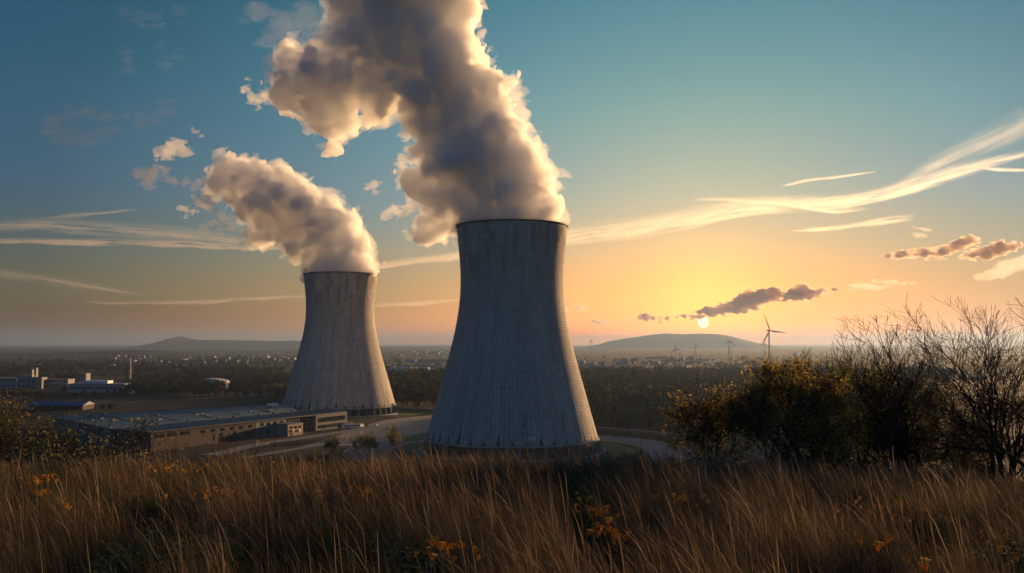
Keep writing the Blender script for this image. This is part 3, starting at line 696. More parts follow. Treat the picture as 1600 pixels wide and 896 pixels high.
# arched white hall
a_, c_2 = G(299, 609), G(350, 609); wd = c_2[0] - a_[0]
dh = empty('arched_hall', ((a_[0] + c_2[0]) / 2, a_[1], 0)); tag(dh, 'white hall with an arched gable front, standing alone in the trees', 'arched hall')
b = MB(); arc = [(-wd / 2, 8.5)] + [(-wd / 2 * math.cos(math.pi * i / 16), 8.5 + 7.2 * math.sin(math.pi * i / 16)) for i in range(1, 16)] + [(wd / 2, 8.5)]
pr = [(-wd / 2, 0)] + arc + [(wd / 2, 0)]; n_ = len(pr)
b.add([(x, 0, z) for x, z in pr] + [(x, 30, z) for x, z in pr], q=[(i, i + n_, (i + 1) % n_ + n_, (i + 1) % n_) for i in range(n_)], ng=[tuple(range(n_)), tuple(range(2 * n_ - 1, n_ - 1, -1))])
b.build('wall', mat('cream_render', (0.66, 0.63, 0.56), 0.85, 0.1, 0.1), dh)
b = MB(); up = [(x * 1.03, z + .5) for x, z in arc]; dn_ = [(x, z + .05) for x, z in arc]; m_ = len(arc)
b.add([(x, -1, z) for x, z in up] + [(x, 31, z) for x, z in up] + [(x, -1, z) for x, z in dn_] + [(x, 31, z) for x, z in dn_],
      q=[(i, i + 1, i + 1 + m_, i + m_) for i in range(m_ - 1)] + [(i, i + 2 * m_, i + 1 + 2 * m_, i + 1) for i in range(m_ - 1)] + [(i + m_, i + 1 + m_, i + 1 + 3 * m_, i + 3 * m_) for i in range(m_ - 1)])
b.build('roof', M_white, dh)
panes(dh, -22, 22, 6, 5.0, 3.0, 4.4, y=-.1); panes(dh, -4, 4, 1, 12.0, 4.0, 2.4, y=-.1)
pbox('porch', (-wd / 2 - 5, 8, 4.5), (10, 16, 9), M_clad, dh); pbox('porch_roof', (-wd / 2 - 4, 8, 9.6), (14, 18, 1.2), M_white, dh)
# lattice mast and town chimneys
def lattice(px, pyb, pyt, label, w=3.0):
    g = G(px, pyb); h = (pyb - pyt) / F * g[1]; r = empty('lattice_mast', g); tag(r, label, 'mast'); b = MB()
    for sx in (-1, 1):
        for sy in (-1, 1): b.tube((sx * w / 2, sy * w / 2, 0), (sx * .25, sy * .25, h * .93), .22, .12, n=4)
    b.build('legs', M_steel, r); b = MB(); N = 11
    for k in range(N):
        z0, z1 = h * .93 * k / N, h * .93 * (k + 1) / N; f0, f1 = w / 2 * (1 - k / N) + .25 * k / N, w / 2 * (1 - (k + 1) / N) + .25 * (k + 1) / N
        for sx, sy, tx_, ty in ((-1, -1, 1, -1), (1, -1, 1, 1), (1, 1, -1, 1), (-1, 1, -1, -1)):
            b.tube((sx * f0, sy * f0, z0), (tx_ * f1, ty * f1, z1), .1, n=4); b.tube((sx * f1, sy * f1, z1), (tx_ * f1, ty * f1, z1), .08, n=4)
    b.build('bracing', M_steel, r); b = MB(); b.tube((0, 0, h * .93), (0, 0, h), .12, .05, n=5); b.build('aerial', M_steel, r)
    return r
lattice(203, 607, 556, 'slim lattice mast beside the white works')
for px, pyb, pyt, lb in ((651, 562, 549, 'dark chimney standing in the far town between the towers'),):
    g = G(px, pyb); h = (pyb - pyt) / F * g[1]; r = empty('chimney', g); tag(r, lb, 'chimney'); b = MB(); b.tube((0, 0, 0), (0, 0, h), h * .06, h * .04, n=12); b.build('stack', M_steel, r); b = MB(); b.tube((0, 0, h), (0, 0, h * 1.03), h * .05, n=12); b.build('cap', M_dark, r)

# ------------------------------------------------------------------ wind turbines
def turbine(px, py_hub, y0, blade_px, a0, yaw, label, r_scale=1.0):
    X, Y, Z = at(px, py_hub, y0); bl = blade_px / F * y0
    r = empty('wind_turbine', (X, Y, 0), R(yaw)); tag(r, label, 'wind turbine', 'wind turbines')
    b = MB(); b.tube((0, 0, -1), (0, 0, Z - bl * .03), bl * .048 * r_scale, bl * .028 * r_scale, n=16); b.build('tower', M_turb, r, True)
    b = MB(); b.box((0, bl * .03, Z), (bl * .075, bl * .2, bl * .08)); b.box((0, bl * .03, Z + bl * .045), (bl * .05, bl * .15, bl * .02)); b.build('nacelle', M_turb, r)
    b = MB(); b.tube((0, -bl * .07, Z), (0, -bl * .12, Z), bl * .04, bl * .038, n=12); b.tube((0, -bl * .12, Z), (0, -bl * .155, Z), bl * .038, bl * .012, n=12); hub = b.build('hub', M_turb, r, True)
    sec = [(0.02, .030, .030, 0), (.08, .045, .026, .006), (.2, .085, .018, .012), (.45, .06, .011, .01), (.75, .038, .006, .006), (1.0, .010, .002, .0)]
    v = []; q = []; n = 8
    for (t, ch, th, of) in sec:
        for k in range(n):
            an_ = 2 * math.pi * k / n; v.append(((math.cos(an_) * ch / 2 + of) * bl * r_scale, math.sin(an_) * th / 2 * bl * r_scale, t * bl))
    for i in range(len(sec) - 1):
        for k in range(n): q.append((i * n + k, i * n + (k + 1) % n, (i + 1) * n + (k + 1) % n, (i + 1) * n + k))
    me = mesh_np('blade', v, [np.array(q)], True); me.materials.append(M_turb)
    for k in range(3):
        o = obj('blade', me, None, r); o.location = (0, -bl * .1, Z); o.rotation_euler = (0, R(a0 + 120 * k), 0)
    return r
M_turb = mat('turbine_paint', (0.6, 0.61, 0.62), 0.6, 0.05, 0.2)
turbine(1201.5, 517, 2500, 30, -24, 20, 'tall nearest wind turbine standing clear of the yellow tree', 1.1)
turbine(1055.6, 545, 2420, 13, -10, 20, 'small wind turbine at the left of the far row, in front of the town', 1.5)
turbine(1087.4, 541, 4700, 10.5, -5, 15, 'wind turbine below the setting sun', 1.7)
turbine(1138.6, 533, 4700, 12, -8, 25, 'left of two overlapping wind turbines at the end of the flat hill', 1.6)
turbine(1142.2, 535.5, 5000, 11, 20, 25, 'right of two overlapping wind turbines at the end of the flat hill', 1.6)
turbine(1194.5, 537, 4800, 9, 10, 0, 'small wind turbine just behind the tall nearest one', 1.7)
turbine(923, 533, 5400, 8, -6, 30, 'faint wind turbine on the horizon right of the nearest tower', 1.6)
turbine(1301, 536.5, 6000, 8, -12, 15, 'faint wind turbine above the bare round tree', 1.6)
turbine(1330, 538, 6500, 7, 15, 15, 'faintest wind turbine right of the bare round tree', 1.6)

# ------------------------------------------------------------------ far town houses
M_hw = [mat('house_white', (0.36, 0.36, 0.37), 0.8), mat('house_grey', (0.25, 0.26, 0.27), 0.8), mat('house_cream', (0.55, 0.5, 0.43), 0.8)]
M_tile = mat('tiled_roof', (0.12, 0.075, 0.06), 0.85)
def house_mesh(w, d, h, g, m, flat):
    b = MB(); b.box((0, 0, h / 2), (w, d, h)); nb = 6
    if not flat: b.add([(-w / 2 - .4, -d / 2 - .4, h), (w / 2 + .4, -d / 2 - .4, h), (w / 2 + .4, d / 2 + .4, h), (-w / 2 - .4, d / 2 + .4, h), (-w / 2 - .4, 0, h + g), (w / 2 + .4, 0, h + g)], q=[(0, 1, 5, 4), (2, 3, 4, 5)], t=[(1, 2, 5), (3, 0, 4)])
    me = b.mesh('town_house'); me.materials.append(m); me.materials.append(M_tile)
    if not flat:
        for p in me.polygons:
            if p.index >= 6: p.material_index = 1
    return me
HV = [house_mesh(11, 9, 6, 3.5, M_hw[0], False), house_mesh(14, 10, 6, 4, M_hw[2], False), house_mesh(22, 12, 9, 0, M_hw[1], True), house_mesh(34, 16, 7, 0, M_hw[0], True), house_mesh(16, 12, 15, 0, M_hw[0], True), house_mesh(60, 24, 8, 0, M_hw[0], True)]
rg = random.Random(11)
def town(n, px0, px1, rows, label, group, big=0.15):
    for i in range(n):
        pr_, sp_ = rg.choice(rows); px = rg.uniform(px0, px1); py = pr_ + rg.gauss(0, sp_)
        g = G(px, py); k = rg.choices(range(6), (5, 5, 3, 2 * big * 6, 1.2, big * 6))[0]
        o = obj('town_house', HV[k]); o.location = g; o.rotation_euler = (0, 0, rg.uniform(-.5, .5)); f = rg.uniform(.8, 1.35); o.scale = (f, f, f)
        tag(o, label, 'house', group)
town(85, 175, 470, [(557.5, .5), (559, .6), (562, 1.0), (566, 1.2), (572, 2)], 'tiny pale building of the far town left of the farther tower', 'town left of the farther tower', 0.3)
town(70, 594, 712, [(551, 1), (556, 1.5), (565.5, .6), (575, .8), (580, 1)], 'tiny pale building of the far town between the two towers', 'town between the two towers', 0.5)
town(95, 900, 1190, [(562, 1.2), (566, 1.5), (571, 1.5), (575, 1.2), (583, 2)], 'tiny pale building of the far town below the turbines', 'town below the turbines', 0.25)
town(16, 1240, 1600, [(575, 5), (590, 5)], 'tiny pale building seen through the bare trees', 'buildings behind the bare trees', 0.5)
for k, (x0, x1, py, h, lb) in enumerate(((1078, 1106, 604, 8, 'low white warehouse beside the wood behind the small yellow tree'), (1102, 1124, 601, 7, 'second white warehouse, just behind the low one'), (932, 951, 579, 9, 'pale long depot left of the far town'), (1386, 1404, 604, 8, 'pale warehouse seen through the leaning bare tree'), (604, 640, 581.5, 9, 'long pale sheds of the far town beside the farther tower'))):
    building('warehouse', lb, 'warehouse', x0, x1, py, h, 30, M_white, M_white, 5, 1, 2.0)

# ------------------------------------------------------------------ vehicles
M_tyre = mat('tyre', (0.015, 0.015, 0.016), 0.9); M_carw = mat('white_car_paint', (0.72, 0.73, 0.74), 0.35, spec=0.5); M_card = mat('dark_car_paint', (0.03, 0.035, 0.045), 0.35, spec=0.5); M_carr = mat('red_car_paint', (0.25, 0.03, 0.025), 0.35, spec=0.5); M_lamp = mat('lamp_glass', (0.6, 0.6, 0.55), 0.2)
def wheels(r, xs, w, rad):
    b = MB(); b.tube((0, -.13, 0), (0, .13, 0), rad, n=14); me = b.mesh('wheel'); me.materials.append(M_tyre)
    for x in xs:
        for y in (-w / 2, w / 2): o = obj('wheel', me, None, r); o.location = (x, y, rad)
def profile_body(pr, w, name, m, r):
    b = MB(); n = len(pr); tap = [0.86 if z > 1.0 else 1 for _, z in pr]
    b.add([(x, -w / 2 * t, z) for (x, z), t in zip(pr, tap)] + [(x, w / 2 * t, z) for (x, z), t in zip(pr, tap)], q=[(i, (i + 1) % n, (i + 1) % n + n, i + n) for i in range(n)], ng=[tuple(range(n - 1, -1, -1)), tuple(range(n, 2 * n))])
    return b.build(name, m, r)
def car(px, py, rz_, m, label, loc=None):
    r = empty('parked_car', loc or G(px, py, 0.15), rz_); tag(r, label, 'car', 'vehicles on the paved ground')
    profile_body([(-2.1, .35), (2.1, .35), (2.15, .75), (1.2, .95), (.5, 1.0), (-2.1, 1.0)][::1], 1.75, 'body', m, r)
    profile_body([(-1.95, 1.0), (.95, 1.0), (.2, 1.48), (-1.4, 1.5)], 1.72, 'cabin', M_glass, r); pbox('roof_panel', (-.6, 0, 1.5), (1.6, 1.4, .06), m, r)
    wheels(r, (-1.3, 1.35), 1.6, .33)
    for y in (-.6, .6): pbox('headlight', (2.13, y, .68), (.1, .35, .16), M_lamp, r)
    return r
def van(px, py, rz_, m, label):
    r = empty('parked_van', G(px, py, 0.15), rz_); tag(r, label, 'van', 'vehicles on the paved ground')
    profile_body([(-2.7, .4), (2.7, .4), (2.75, 1.1), (2.1, 1.35), (1.55, 2.4), (-2.7, 2.45)], 2.0, 'body', m, r); pbox('windscreen', (1.95, 0, 1.75), (.3, 1.5, .7), M_glass, r)
    for y in (-.95, .95): pbox('side_window', (1.1, y, 1.75), (.9, .12, .6), M_glass, r)
    wheels(r, (-1.7, 1.75), 1.8, .36); return r
def coach(px, py, rz_, m, label, L=13.0):
    r = empty('coach', G(px, py, 0.15), rz_); tag(r, label, 'coach', 'white coaches by the long hall')
    b = MB(); b.prism([(-L / 2, -1.25), (L / 2 - .4, -1.25), (L / 2, -.8), (L / 2, .8), (L / 2 - .4, 1.25), (-L / 2, 1.25)], .4, 3.3); b.build('body', m, r)
    for y in (-1.26, 1.26): pbox('window_band', (-.3, y, 2.2), (L - 2, .08, .9), M_glass, r)
    pbox('windscreen', (L / 2 + .01, 0, 2.1), (.1, 1.5, 1.2), M_glass, r); pbox('roof_unit', (-1, 0, 3.45), (3, 1.6, .3), m, r)
    wheels(r, (-L * .3, -L * .2, L * .33), 2.3, .5); return r
RZ = math.atan2(UX[1], UX[0])
coach(538, 667.5, RZ - .35, M_carw, 'white coach parked nearer the glazed end of the hall', 15)
coach(549, 669.5, RZ - .35, M_carw, 'white coach parked in front of the other coach', 17)
van(619, 652.5, .1, M_carw, 'white van parked at the foot of the farther tower')
van(564, 667, RZ, M_carw, 'white van just ahead of the coaches')
car(575, 667, RZ, M_card, 'dark car ahead of the white van near the coaches')
car(588, 665.5, RZ, M_carw, 'white car farthest along the service road from the coaches')
car(666, 648.5, .3, M_carr, 'red car parked left of the dark cars near the big tower')
car(671, 646, .3, M_card, 'dark car parked behind the red car')
van(676, 646.5, .3, M_card, 'dark van parked beside the big tower\'s edge')
car(556, 705.5, 0.2, M_carw, 'white car half hidden between the lane shrubs')
car(652, 660, 2.8, M_carw, 'white car driving on the pale apron')
car(505, 675, RZ + 3.1, M_card, 'dark car on the service road before the annex')
# ------------------------------------------------------------------ trees
M_bark = mat('dark_bark', (0.026, 0.021, 0.019), 0.95, 0.3, 3.0)
M_twig = mat('brown_twig', (0.022, 0.017, 0.015), 0.95, 0.2, 3.0)
def leafm(name, c, t=0.5, isl=0.45): return mat(name, c, 0.85, 0.30, 0.35, spec=0.06, island=isl, trans=t)
M_lyellow = leafm('yellow_leaf', (0.44, 0.30, 0.04)); M_lolive = leafm('olive_leaf', (0.19, 0.18, 0.05)); M_lgreen = leafm('dull_green_leaf', (0.10, 0.12, 0.05))
M_lrust = leafm('rust_leaf', (0.19, 0.12, 0.05)); M_lbright = leafm('bright_yellow_leaf', (0.24, 0.14, 0.012))
M_ldark = leafm('dark_leaf', (0.05, 0.062, 0.04))

M_wd = [leafm('wood_' + k_, c_, .12, .15) for k_, c_ in (('dark', (0.019, 0.029, 0.024)), ('green', (0.028, 0.040, 0.026)), ('olive', (0.048, 0.050, 0.026)), ('rust', (0.072, 0.046, 0.026)), ('yellow', (0.10, 0.075, 0.026)))]
def tubes(segs, n):
    """segs: k x 8 (x0 y0 z0 x1 y1 z1 r0 r1) -> vertices, quads (open tapered tubes)"""
    S = np.array(segs, float); a, b = S[:, :3], S[:, 3:6]; d = b - a; d /= np.linalg.norm(d, axis=1, keepdims=True) + 1e-9
    ref = np.where(np.abs(d[:, 2:3]) < .9, [[0, 0, 1.0]], [[1.0, 0, 0]]); u = np.cross(d, ref); u /= np.linalg.norm(u, axis=1, keepdims=True); w = np.cross(d, u)
    th = np.arange(n) / n * 2 * np.pi; c, s_ = np.cos(th), np.sin(th)
    off = u[:, None] * c[None, :, None] + w[:, None] * s_[None, :, None]
    v0 = a[:, None] + off * S[:, 6][:, None, None]; v1 = b[:, None] + off * S[:, 7][:, None, None]
    v = np.concatenate([v0, v1], 1).reshape(-1, 3); k = np.arange(len(S))[:, None] * 2 * n; i = np.arange(n)[None]; j = (i + 1) % n
    q = np.stack([k + i, k + j, k + n + j, k + n + i], -1).reshape(-1, 4)
    return v, q

def grow(seed, height, spread=0.6, levels=5, trunk=0.32, r0=0.17, lean=(0, 0), up=0.22, kids=(3, 4), wob=0.13, gnarl=0.0, low_fork=False, rmin=0.008, fork0=0, taper=0.5):
    """branch skeleton: returns thick segments, thin segments, twig tips"""
    rg_ = np.random.default_rng(seed); thick, thin, tips = [], [], []
    def branch(p, d, L, r, lev):
        n = 5 if lev < 2 else 4 if lev < 4 else 3
        pts = [p]; dirs = []
        for i in range(n):
            d = d + rg_.normal(size=3) * wob * (1 + gnarl) + np.array([0, 0, up * (0.35 if lev else 0.1)]); d /= np.linalg.norm(d)
            pts.append(pts[-1] + d * L / n); dirs.append(d)
        r1 = r * (0.72 if lev == 0 else taper)
        for i in range(n):
            ra, rb = r + (r1 - r) * i / n, r + (r1 - r) * (i + 1) / n
            (thick if ra > 0.03 or lev == 0 else thin).append((*pts[i], *pts[i + 1], max(ra, rmin), max(rb, rmin)))
        if lev >= levels:
            tips.append(pts[-1]); tips.append(pts[1]); return
        k = rg_.integers(kids[0], kids[1] + 1) + (1 if lev >= 1 else 0) + (fork0 if lev == 0 else 0)
        for j in range(k):
            t = 1.0 if j == 0 else rg_.uniform(0.3, 1.0) if lev else rg_.uniform(0.45 if low_fork else 0.6, 1.0)
            i = min(int(t * n), n - 1); base = pts[i] + (pts[i + 1] - pts[i]) * min(1.0, t * n - i)
            ax = rg_.normal(size=3); ax -= dirs[i] * ax.dot(dirs[i]); ax /= np.linalg.norm(ax)
            a = spread * rg_.uniform(0.55, 1.25) * (0.45 if j == 0 else 1.0)
            nd = dirs[i] * math.cos(a) + ax * math.sin(a); nd /= np.linalg.norm(nd)
            branch(base, nd, L * rg_.uniform(0.55, 0.82) * (1.25 if lev == 0 else 1.0), (r + (r1 - r) * t) * rg_.uniform(0.6, 0.8), lev + 1)
    branch(np.array([0, 0, -0.3]), np.array([lean[0], lean[1], 1.0]) / math.sqrt(1 + lean[0] ** 2 + lean[1] ** 2), trunk, r0, 0)
    allp = np.array([s_[3:6] for s_ in thick + thin]); k = height / max(np.percentile(allp[:, 2], 99), 0.75 * allp[:, 2].max())
    lim = height * 1.02
    f = lambda L_: [t_ for t_ in (tuple(np.array(s_[:6]) * k) + (s_[6], s_[7]) for s_ in L_) if t_[5] < lim]
    T_ = np.array(tips) * k; return f(thick), f(thin), T_[T_[:, 2] < lim]

def leaf_quads(rng_, pts, size, jitter, flat=0.0):
    n = len(pts); p = pts + rng_.normal(size=(n, 3)) * jitter
    a = rng_.normal(size=(n, 3)); a /= np.linalg.norm(a, axis=1, keepdims=True)
    b = rng_.normal(size=(n, 3)); b -= a * (a * b).sum(1, keepdims=True); b /= np.linalg.norm(b, axis=1, keepdims=True)
    s_ = (size * rng_.uniform(0.6, 1.3, size=(n, 1)))
    v = np.stack([p - a * s_, p + b * s_ * .55, p + a * s_, p - b * s_ * .55], 1).reshape(-1, 3)
    return v, np.arange(4 * n).reshape(-1, 4)

def tree(name, label, cat, px, y, seed, height, leaf=None, nleaf=0, lsize=0.09, jit=0.28, group=None, z=None, x=None, bare_top=0.0, sel=None, rgrow=1.0, **kw):
    X = x if x is not None else (px - 800) / F * y * 0.99
    Z = float(ground_z(X, y)) if z is None else z
    root = empty(name, (X, y, Z)); tag(root, label, cat, group)
    tk, tn, tips = grow(seed, height, **kw)
    v, q = tubes(tk, 7); tr_ = obj('trunk', mesh_np('trunk', v, [q], True), M_bark, root)
    if tn: v, q = tubes(tn, 3); obj('twigs', mesh_np('twigs', v, [q]), M_twig, root)
    if leaf is not None and nleaf:
        rg_ = np.random.default_rng(seed + 99); t = tips
        if bare_top: t = t[t[:, 2] < height * (1 - bare_top)]
        nz = P2(t / (height * .13) + seed); t = t[nz > -0.12] if len(t) > 60 else t          # clumps and gaps
        if sel is not None: t = t[sel(t)]
        pts = t[rg_.integers(0, len(t), nleaf)]
        mats = leaf if isinstance(leaf, (list, tuple)) else [leaf]
        v, q = leaf_quads(rg_, pts, lsize, jit)
        me = mesh_np('crown', v, [q]); 
        for m_ in mats: me.materials.append(m_)
        if len(mats) > 1:
            cl = P1(pts / 1.1 + seed * 3); idx = np.digitize(cl + rg_.normal(size=len(cl)) * .12, np.linspace(-0.3, 0.3, len(mats) + 1)[1:-1])
            me.polygons.foreach_set('material_index', idx.astype(np.int32))
        obj('crown', me, None, root)
    return root

HB = lambda px, y: float(ground_z((px - 800) / F * y * 0.99, y))
def top_h(px, y, pyt): return at(px, pyt, y)[2] - HB(px, y)
BT = dict(levels=6, kids=(2, 3), spread=0.62, up=0.20, wob=0.16, trunk=0.30, fork0=2, taper=0.6)
tree('bare_tree', 'wide leafless tree leaning left, its lowest limb reaching far out', 'tree', 1474, 42, 31, top_h(1474, 42, 496), r0=0.30, rmin=0.008, lean=(-0.22, 0), low_fork=True, **BT)
tree('bare_tree', 'upright leafless tree with a many stemmed broom shaped crown', 'tree', 1543, 43, 87, top_h(1543, 43, 484), r0=0.27, rmin=0.008, lean=(-0.03, 0), low_fork=True, **BT)
tree('bare_tree', 'leafless tree cut off by the edge of the picture, tallest of all', 'tree', 1632, 40, 80, top_h(1632, 40, 462), r0=0.27, rmin=0.008, lean=(-0.05, 0), low_fork=True, **BT)
tree('bare_tree', 'small leafless tree with a round brush of fine twigs behind the yellow tree', 'tree', 1287, 58, 43, top_h(1287, 58, 547), r0=0.18, rmin=0.011, levels=5, kids=(3, 4), spread=0.5, up=0.35, wob=0.1, trunk=0.8)
tree('bare_tree', 'thin leafless sapling between the leaning bare tree and the green tree', 'tree', 1425, 46, 47, top_h(1425, 46, 590), r0=0.10, levels=4, kids=(3, 4), spread=0.5, up=0.3, trunk=0.6)
LT = dict(levels=5, kids=(3, 4), spread=0.72, up=0.18, wob=0.15, trunk=0.42)
tree('yellow_tree', 'largest leafy tree, dull yellow autumn leaves and dark upper branches', 'tree', 1256, 41, 52, top_h(1256, 41, 566), [M_lolive, M_lyellow, M_lyellow, M_lrust], 14000, 0.068, 0.17, r0=0.20, **LT)
tree('yellow_tree', 'small tree with orange yellow leaves beside the ring road', 'tree', 1096, 43, 57, top_h(1096, 43, 606), [M_lyellow, M_lolive, M_lrust], 4500, 0.062, 0.16, r0=0.10, **LT)
tree('leafy_tree', 'dark thin leaved tree between the small yellow tree and the largest one', 'tree', 1166, 42, 61, top_h(1166, 42, 590), [M_lgreen, M_lolive, M_lrust], 5000, 0.065, 0.18, r0=0.13, **LT)
tree('leafy_tree', 'green brown tree with sparse top leaves right of the round bare tree', 'tree', 1332, 46, 67, top_h(1332, 46, 566), [M_lolive, M_lgreen, M_lolive], 6500, 0.065, 0.19, r0=0.15, **LT)
tree('leafy_tree', 'dull green tree in front of the leaning bare tree', 'tree', 1392, 44, 71, top_h(1392, 44, 592), [M_lgreen, M_lolive], 6500, 0.065, 0.19, r0=0.15, **LT)
tree('leafy_tree', 'brownish leafy tree under the broom shaped bare tree', 'tree', 1512, 47, 73, top_h(1512, 47, 612), [M_lrust, M_lgreen, M_ldark], 2600, 0.09, 0.26, r0=0.13, **LT)
tree('leafy_tree', 'dark leafy tree low at the edge of the picture below the tallest bare tree', 'tree', 1590, 44, 79, top_h(1590, 44, 600), [M_ldark, M_lgreen, M_lrust], 6000, 0.065, 0.2, r0=0.13, **LT)
# undergrowth along the meadow's far edge
SH = dict(levels=4, kids=(4, 5), spread=0.8, up=0.22, wob=0.18, trunk=0.12, r0=0.05, low_fork=True)
shrubs = [(1062, 44, 662, [M_lrust, M_ldark], 450, 'twiggy brown shrub at the meadow edge beside the ring road'), (1128, 43, 680, [M_lgreen, M_ldark], 675, 'dark shrub below the small yellow tree'),
          (1150, 41, 700, [M_lyellow, M_lrust], 300, 'low yellowing shrub under the thin leaved tree'), (1192, 44, 672, [M_ldark, M_lgreen], 825, 'dark shrub left of the largest tree\'s trunk'),
          (1262, 42, 690, [M_ldark, M_lyellow], 600, 'shrub with a few yellow leaves right of the largest tree\'s trunk'), (1300, 46, 676, [M_ldark, M_lgreen], 975, 'dense dark shrub below the round bare tree'),
          (1345, 48, 682, [M_ldark, M_lgreen], 975, 'dark shrub mass under the green brown tree'), (1400, 48, 674, [M_ldark, M_lgreen], 1050, 'tall dark shrub under the dull green tree'),
          (1440, 49, 690, [M_ldark, M_lolive], 900, 'dark shrub left of the leaning tree\'s trunk'), (1500, 50, 690, [M_ldark, M_lrust], 825, 'dark shrub between the two tall bare trunks'),
          (1528, 41, 720, [M_lrust, M_lyellow], 375, 'low rusty leaved shrub in front of the broom shaped tree'), (1576, 48, 682, [M_ldark, M_lrust], 900, 'dark reddish shrub right of the broom shaped tree'),
          (1618, 46, 678, [M_ldark, M_lgreen], 975, 'dark shrub at the very edge of the picture below the bare trees')]
for i, (px, y, pt, lf, nl, lb) in enumerate(shrubs):
    tree('shrub', lb, 'shrub', px, y, 200 + i, top_h(px, y, pt), lf, nl, 0.085, 0.26, group='undergrowth along the meadow edge', **SH)
left = [(8, 58, 600, [M_lolive, M_lgreen, M_lrust], 5200, 'leafy_tree', 'olive brown tree at the dim edge of the picture', LT), (62, 64, 636, [M_lgreen, M_lolive], 3600, 'leafy_tree', 'rounded olive tree in front of the blue shed', LT),
        (118, 60, 650, [M_lolive, M_ldark], 3200, 'leafy_tree', 'low olive tree before the wide hall\'s near corner', LT), (165, 56, 664, [M_ldark, M_lgreen], 2400, 'shrub', 'dark shrub in front of the wide hall', SH),
        (-30, 54, 640, [M_ldark], 3000, 'leafy_tree', 'dark tree cut off by the dim edge of the picture', LT), (32, 50, 668, [M_ldark, M_lrust], 1700, 'shrub', 'dark shrub at the foot of the olive brown tree', SH),
        (215, 54, 676, [M_ldark], 2000, 'shrub', 'dark shrub below the hall\'s hipped roof end', SH), (262, 52, 678, [M_ldark, M_lrust], 1700, 'shrub', 'dark shrub before the hall\'s open strip windows', SH),
        (304, 52, 680, [M_ldark], 1500, 'shrub', 'dark twiggy shrub before the brick wall', SH), (338, 50, 686, [M_ldark, M_lyellow], 900, 'shrub', 'small dark shrub left of the round yellow bush', SH),
        (90, 48, 684, [M_ldark], 1500, 'shrub', 'low dark shrub at the meadow crest below the blue shed', SH), (140, 48, 688, [M_ldark, M_lgreen], 1200, 'shrub', 'lowest dark shrub at the crest before the wide hall', SH)]
for i, (px, y, pt, lf, nl, nm, lb, kw) in enumerate(left):
    k = dict(kw); k.setdefault('r0', 0.12)
    tree(nm, lb, 'tree' if 'tree' in nm else 'shrub', px, y, 300 + i, top_h(px, y, pt), lf, nl, 0.095, 0.30, group='bushes before the halls', **k)
tree('yellow_bush', 'small round bright yellow bush on the meadow crest before the hall', 'bush', 371, 38, 401, top_h(371, 38, 692), [M_lbright, M_lyellow], 2600, 0.035, 0.12, levels=4, kids=(4, 5), spread=0.7, up=0.2, trunk=0.12, r0=0.02, low_fork=True)
for i, (px, pyb, pyt, lb) in enumerate(((523, 709, 678, 'roundish olive tree leftmost of the four by the lane'), (553, 707, 681, 'slender thin tree second of the four by the lane'), (577, 706, 674, 'bushy tree third of the four by the lane'), (603, 705, 668, 'tallest of the four trees by the lane, brown topped'))):
    g = G(px, pyb); h = (pyb - pyt) / F * g[1]
    tree('lane_tree', lb, 'tree', px, g[1], 420 + i, h, [M_lolive, M_lgreen, M_lrust][: 2 + i % 2], 1300 if i != 1 else 600, 0.55, 0.9, z=0, x=g[0], group='trees by the lane', levels=4, kids=(3, 4), spread=0.6, up=0.2, trunk=0.3, r0=0.25)

# wood on the plain: a few crown shapes, copied as individual trees in front, one mass behind
def crown_cloud(seed, n, h, w, conical=0.0):
    rg_ = np.random.default_rng(seed); k = 7
    c = rg_.normal(size=(k, 3)); c /= np.linalg.norm(c, axis=1, keepdims=True); c = c * rg_.uniform(.2, .62, (k, 1)); rad = rg_.uniform(.34, .58, k)
    i = rg_.integers(0, k, n); d = rg_.normal(size=(n, 3)); d /= np.linalg.norm(d, axis=1, keepdims=True)
    p = c[i] + d * (rad[i] * rg_.uniform(.75, 1.05, n))[:, None]
    p[:, 2] = p[:, 2] * .5 + .5; sh = 1 - conical * np.clip(p[:, 2], 0, 1)
    p[:, :2] *= sh[:, None]
    return p * np.array([w / 2, w / 2, h * .86]) + np.array([0, 0, h * .14])
def far_tree_mesh(seed, n, h, w, size, conical=0.0):
    rg_ = np.random.default_rng(seed); p = crown_cloud(seed, n, h, w, conical); return leaf_quads(rg_, p, size, .1)
kinds = [('dark green', M_wd[0], .0), ('dull green', M_wd[1], .0), ('olive', M_wd[2], .1), ('rusty brown', M_wd[3], .0), ('dark pointed', M_wd[0], .75), ('faded yellow', M_wd[4], .0)]
protos = []
for i, (kn, m_, co) in enumerate(kinds):
    v, q = far_tree_mesh(500 + i, 420, 19, 13 if co < .5 else 8, 1.05, co); cme = mesh_np('crown', v, [q]); cme.materials.append(m_)
    v, q = tubes([(0, 0, -.3, .2, 0, 7, .35, .25), (.2, 0, 7, -.2, .2, 14, .25, .1), (.2, 0, 6, 2.5, 1, 11, .18, .06), (.1, 0, 7, -2.4, -1, 12, .18, .06)], 6); tme = mesh_np('trunk', v, [q]); tme.materials.append(M_bark)
    protos.append((kn, cme, tme))
rt = random.Random(77)
def wood_tree(x, y, k, where, group, s_=1.0):
    kn, cme, tme = protos[k]; r = empty('wood_tree', (x, y, 0), rt.uniform(0, 6.28)); f = s_ * rt.uniform(.75, 1.2); r.scale = (f * rt.uniform(.85, 1.15), f * rt.uniform(.85, 1.15), f)
    tag(r, f'{kn} tree {where}', 'tree', group + ', ' + kn); obj('crown', cme, None, r); obj('trunk', tme, None, r)
W1 = (0.30, .30, .16, .12, .08, .05)
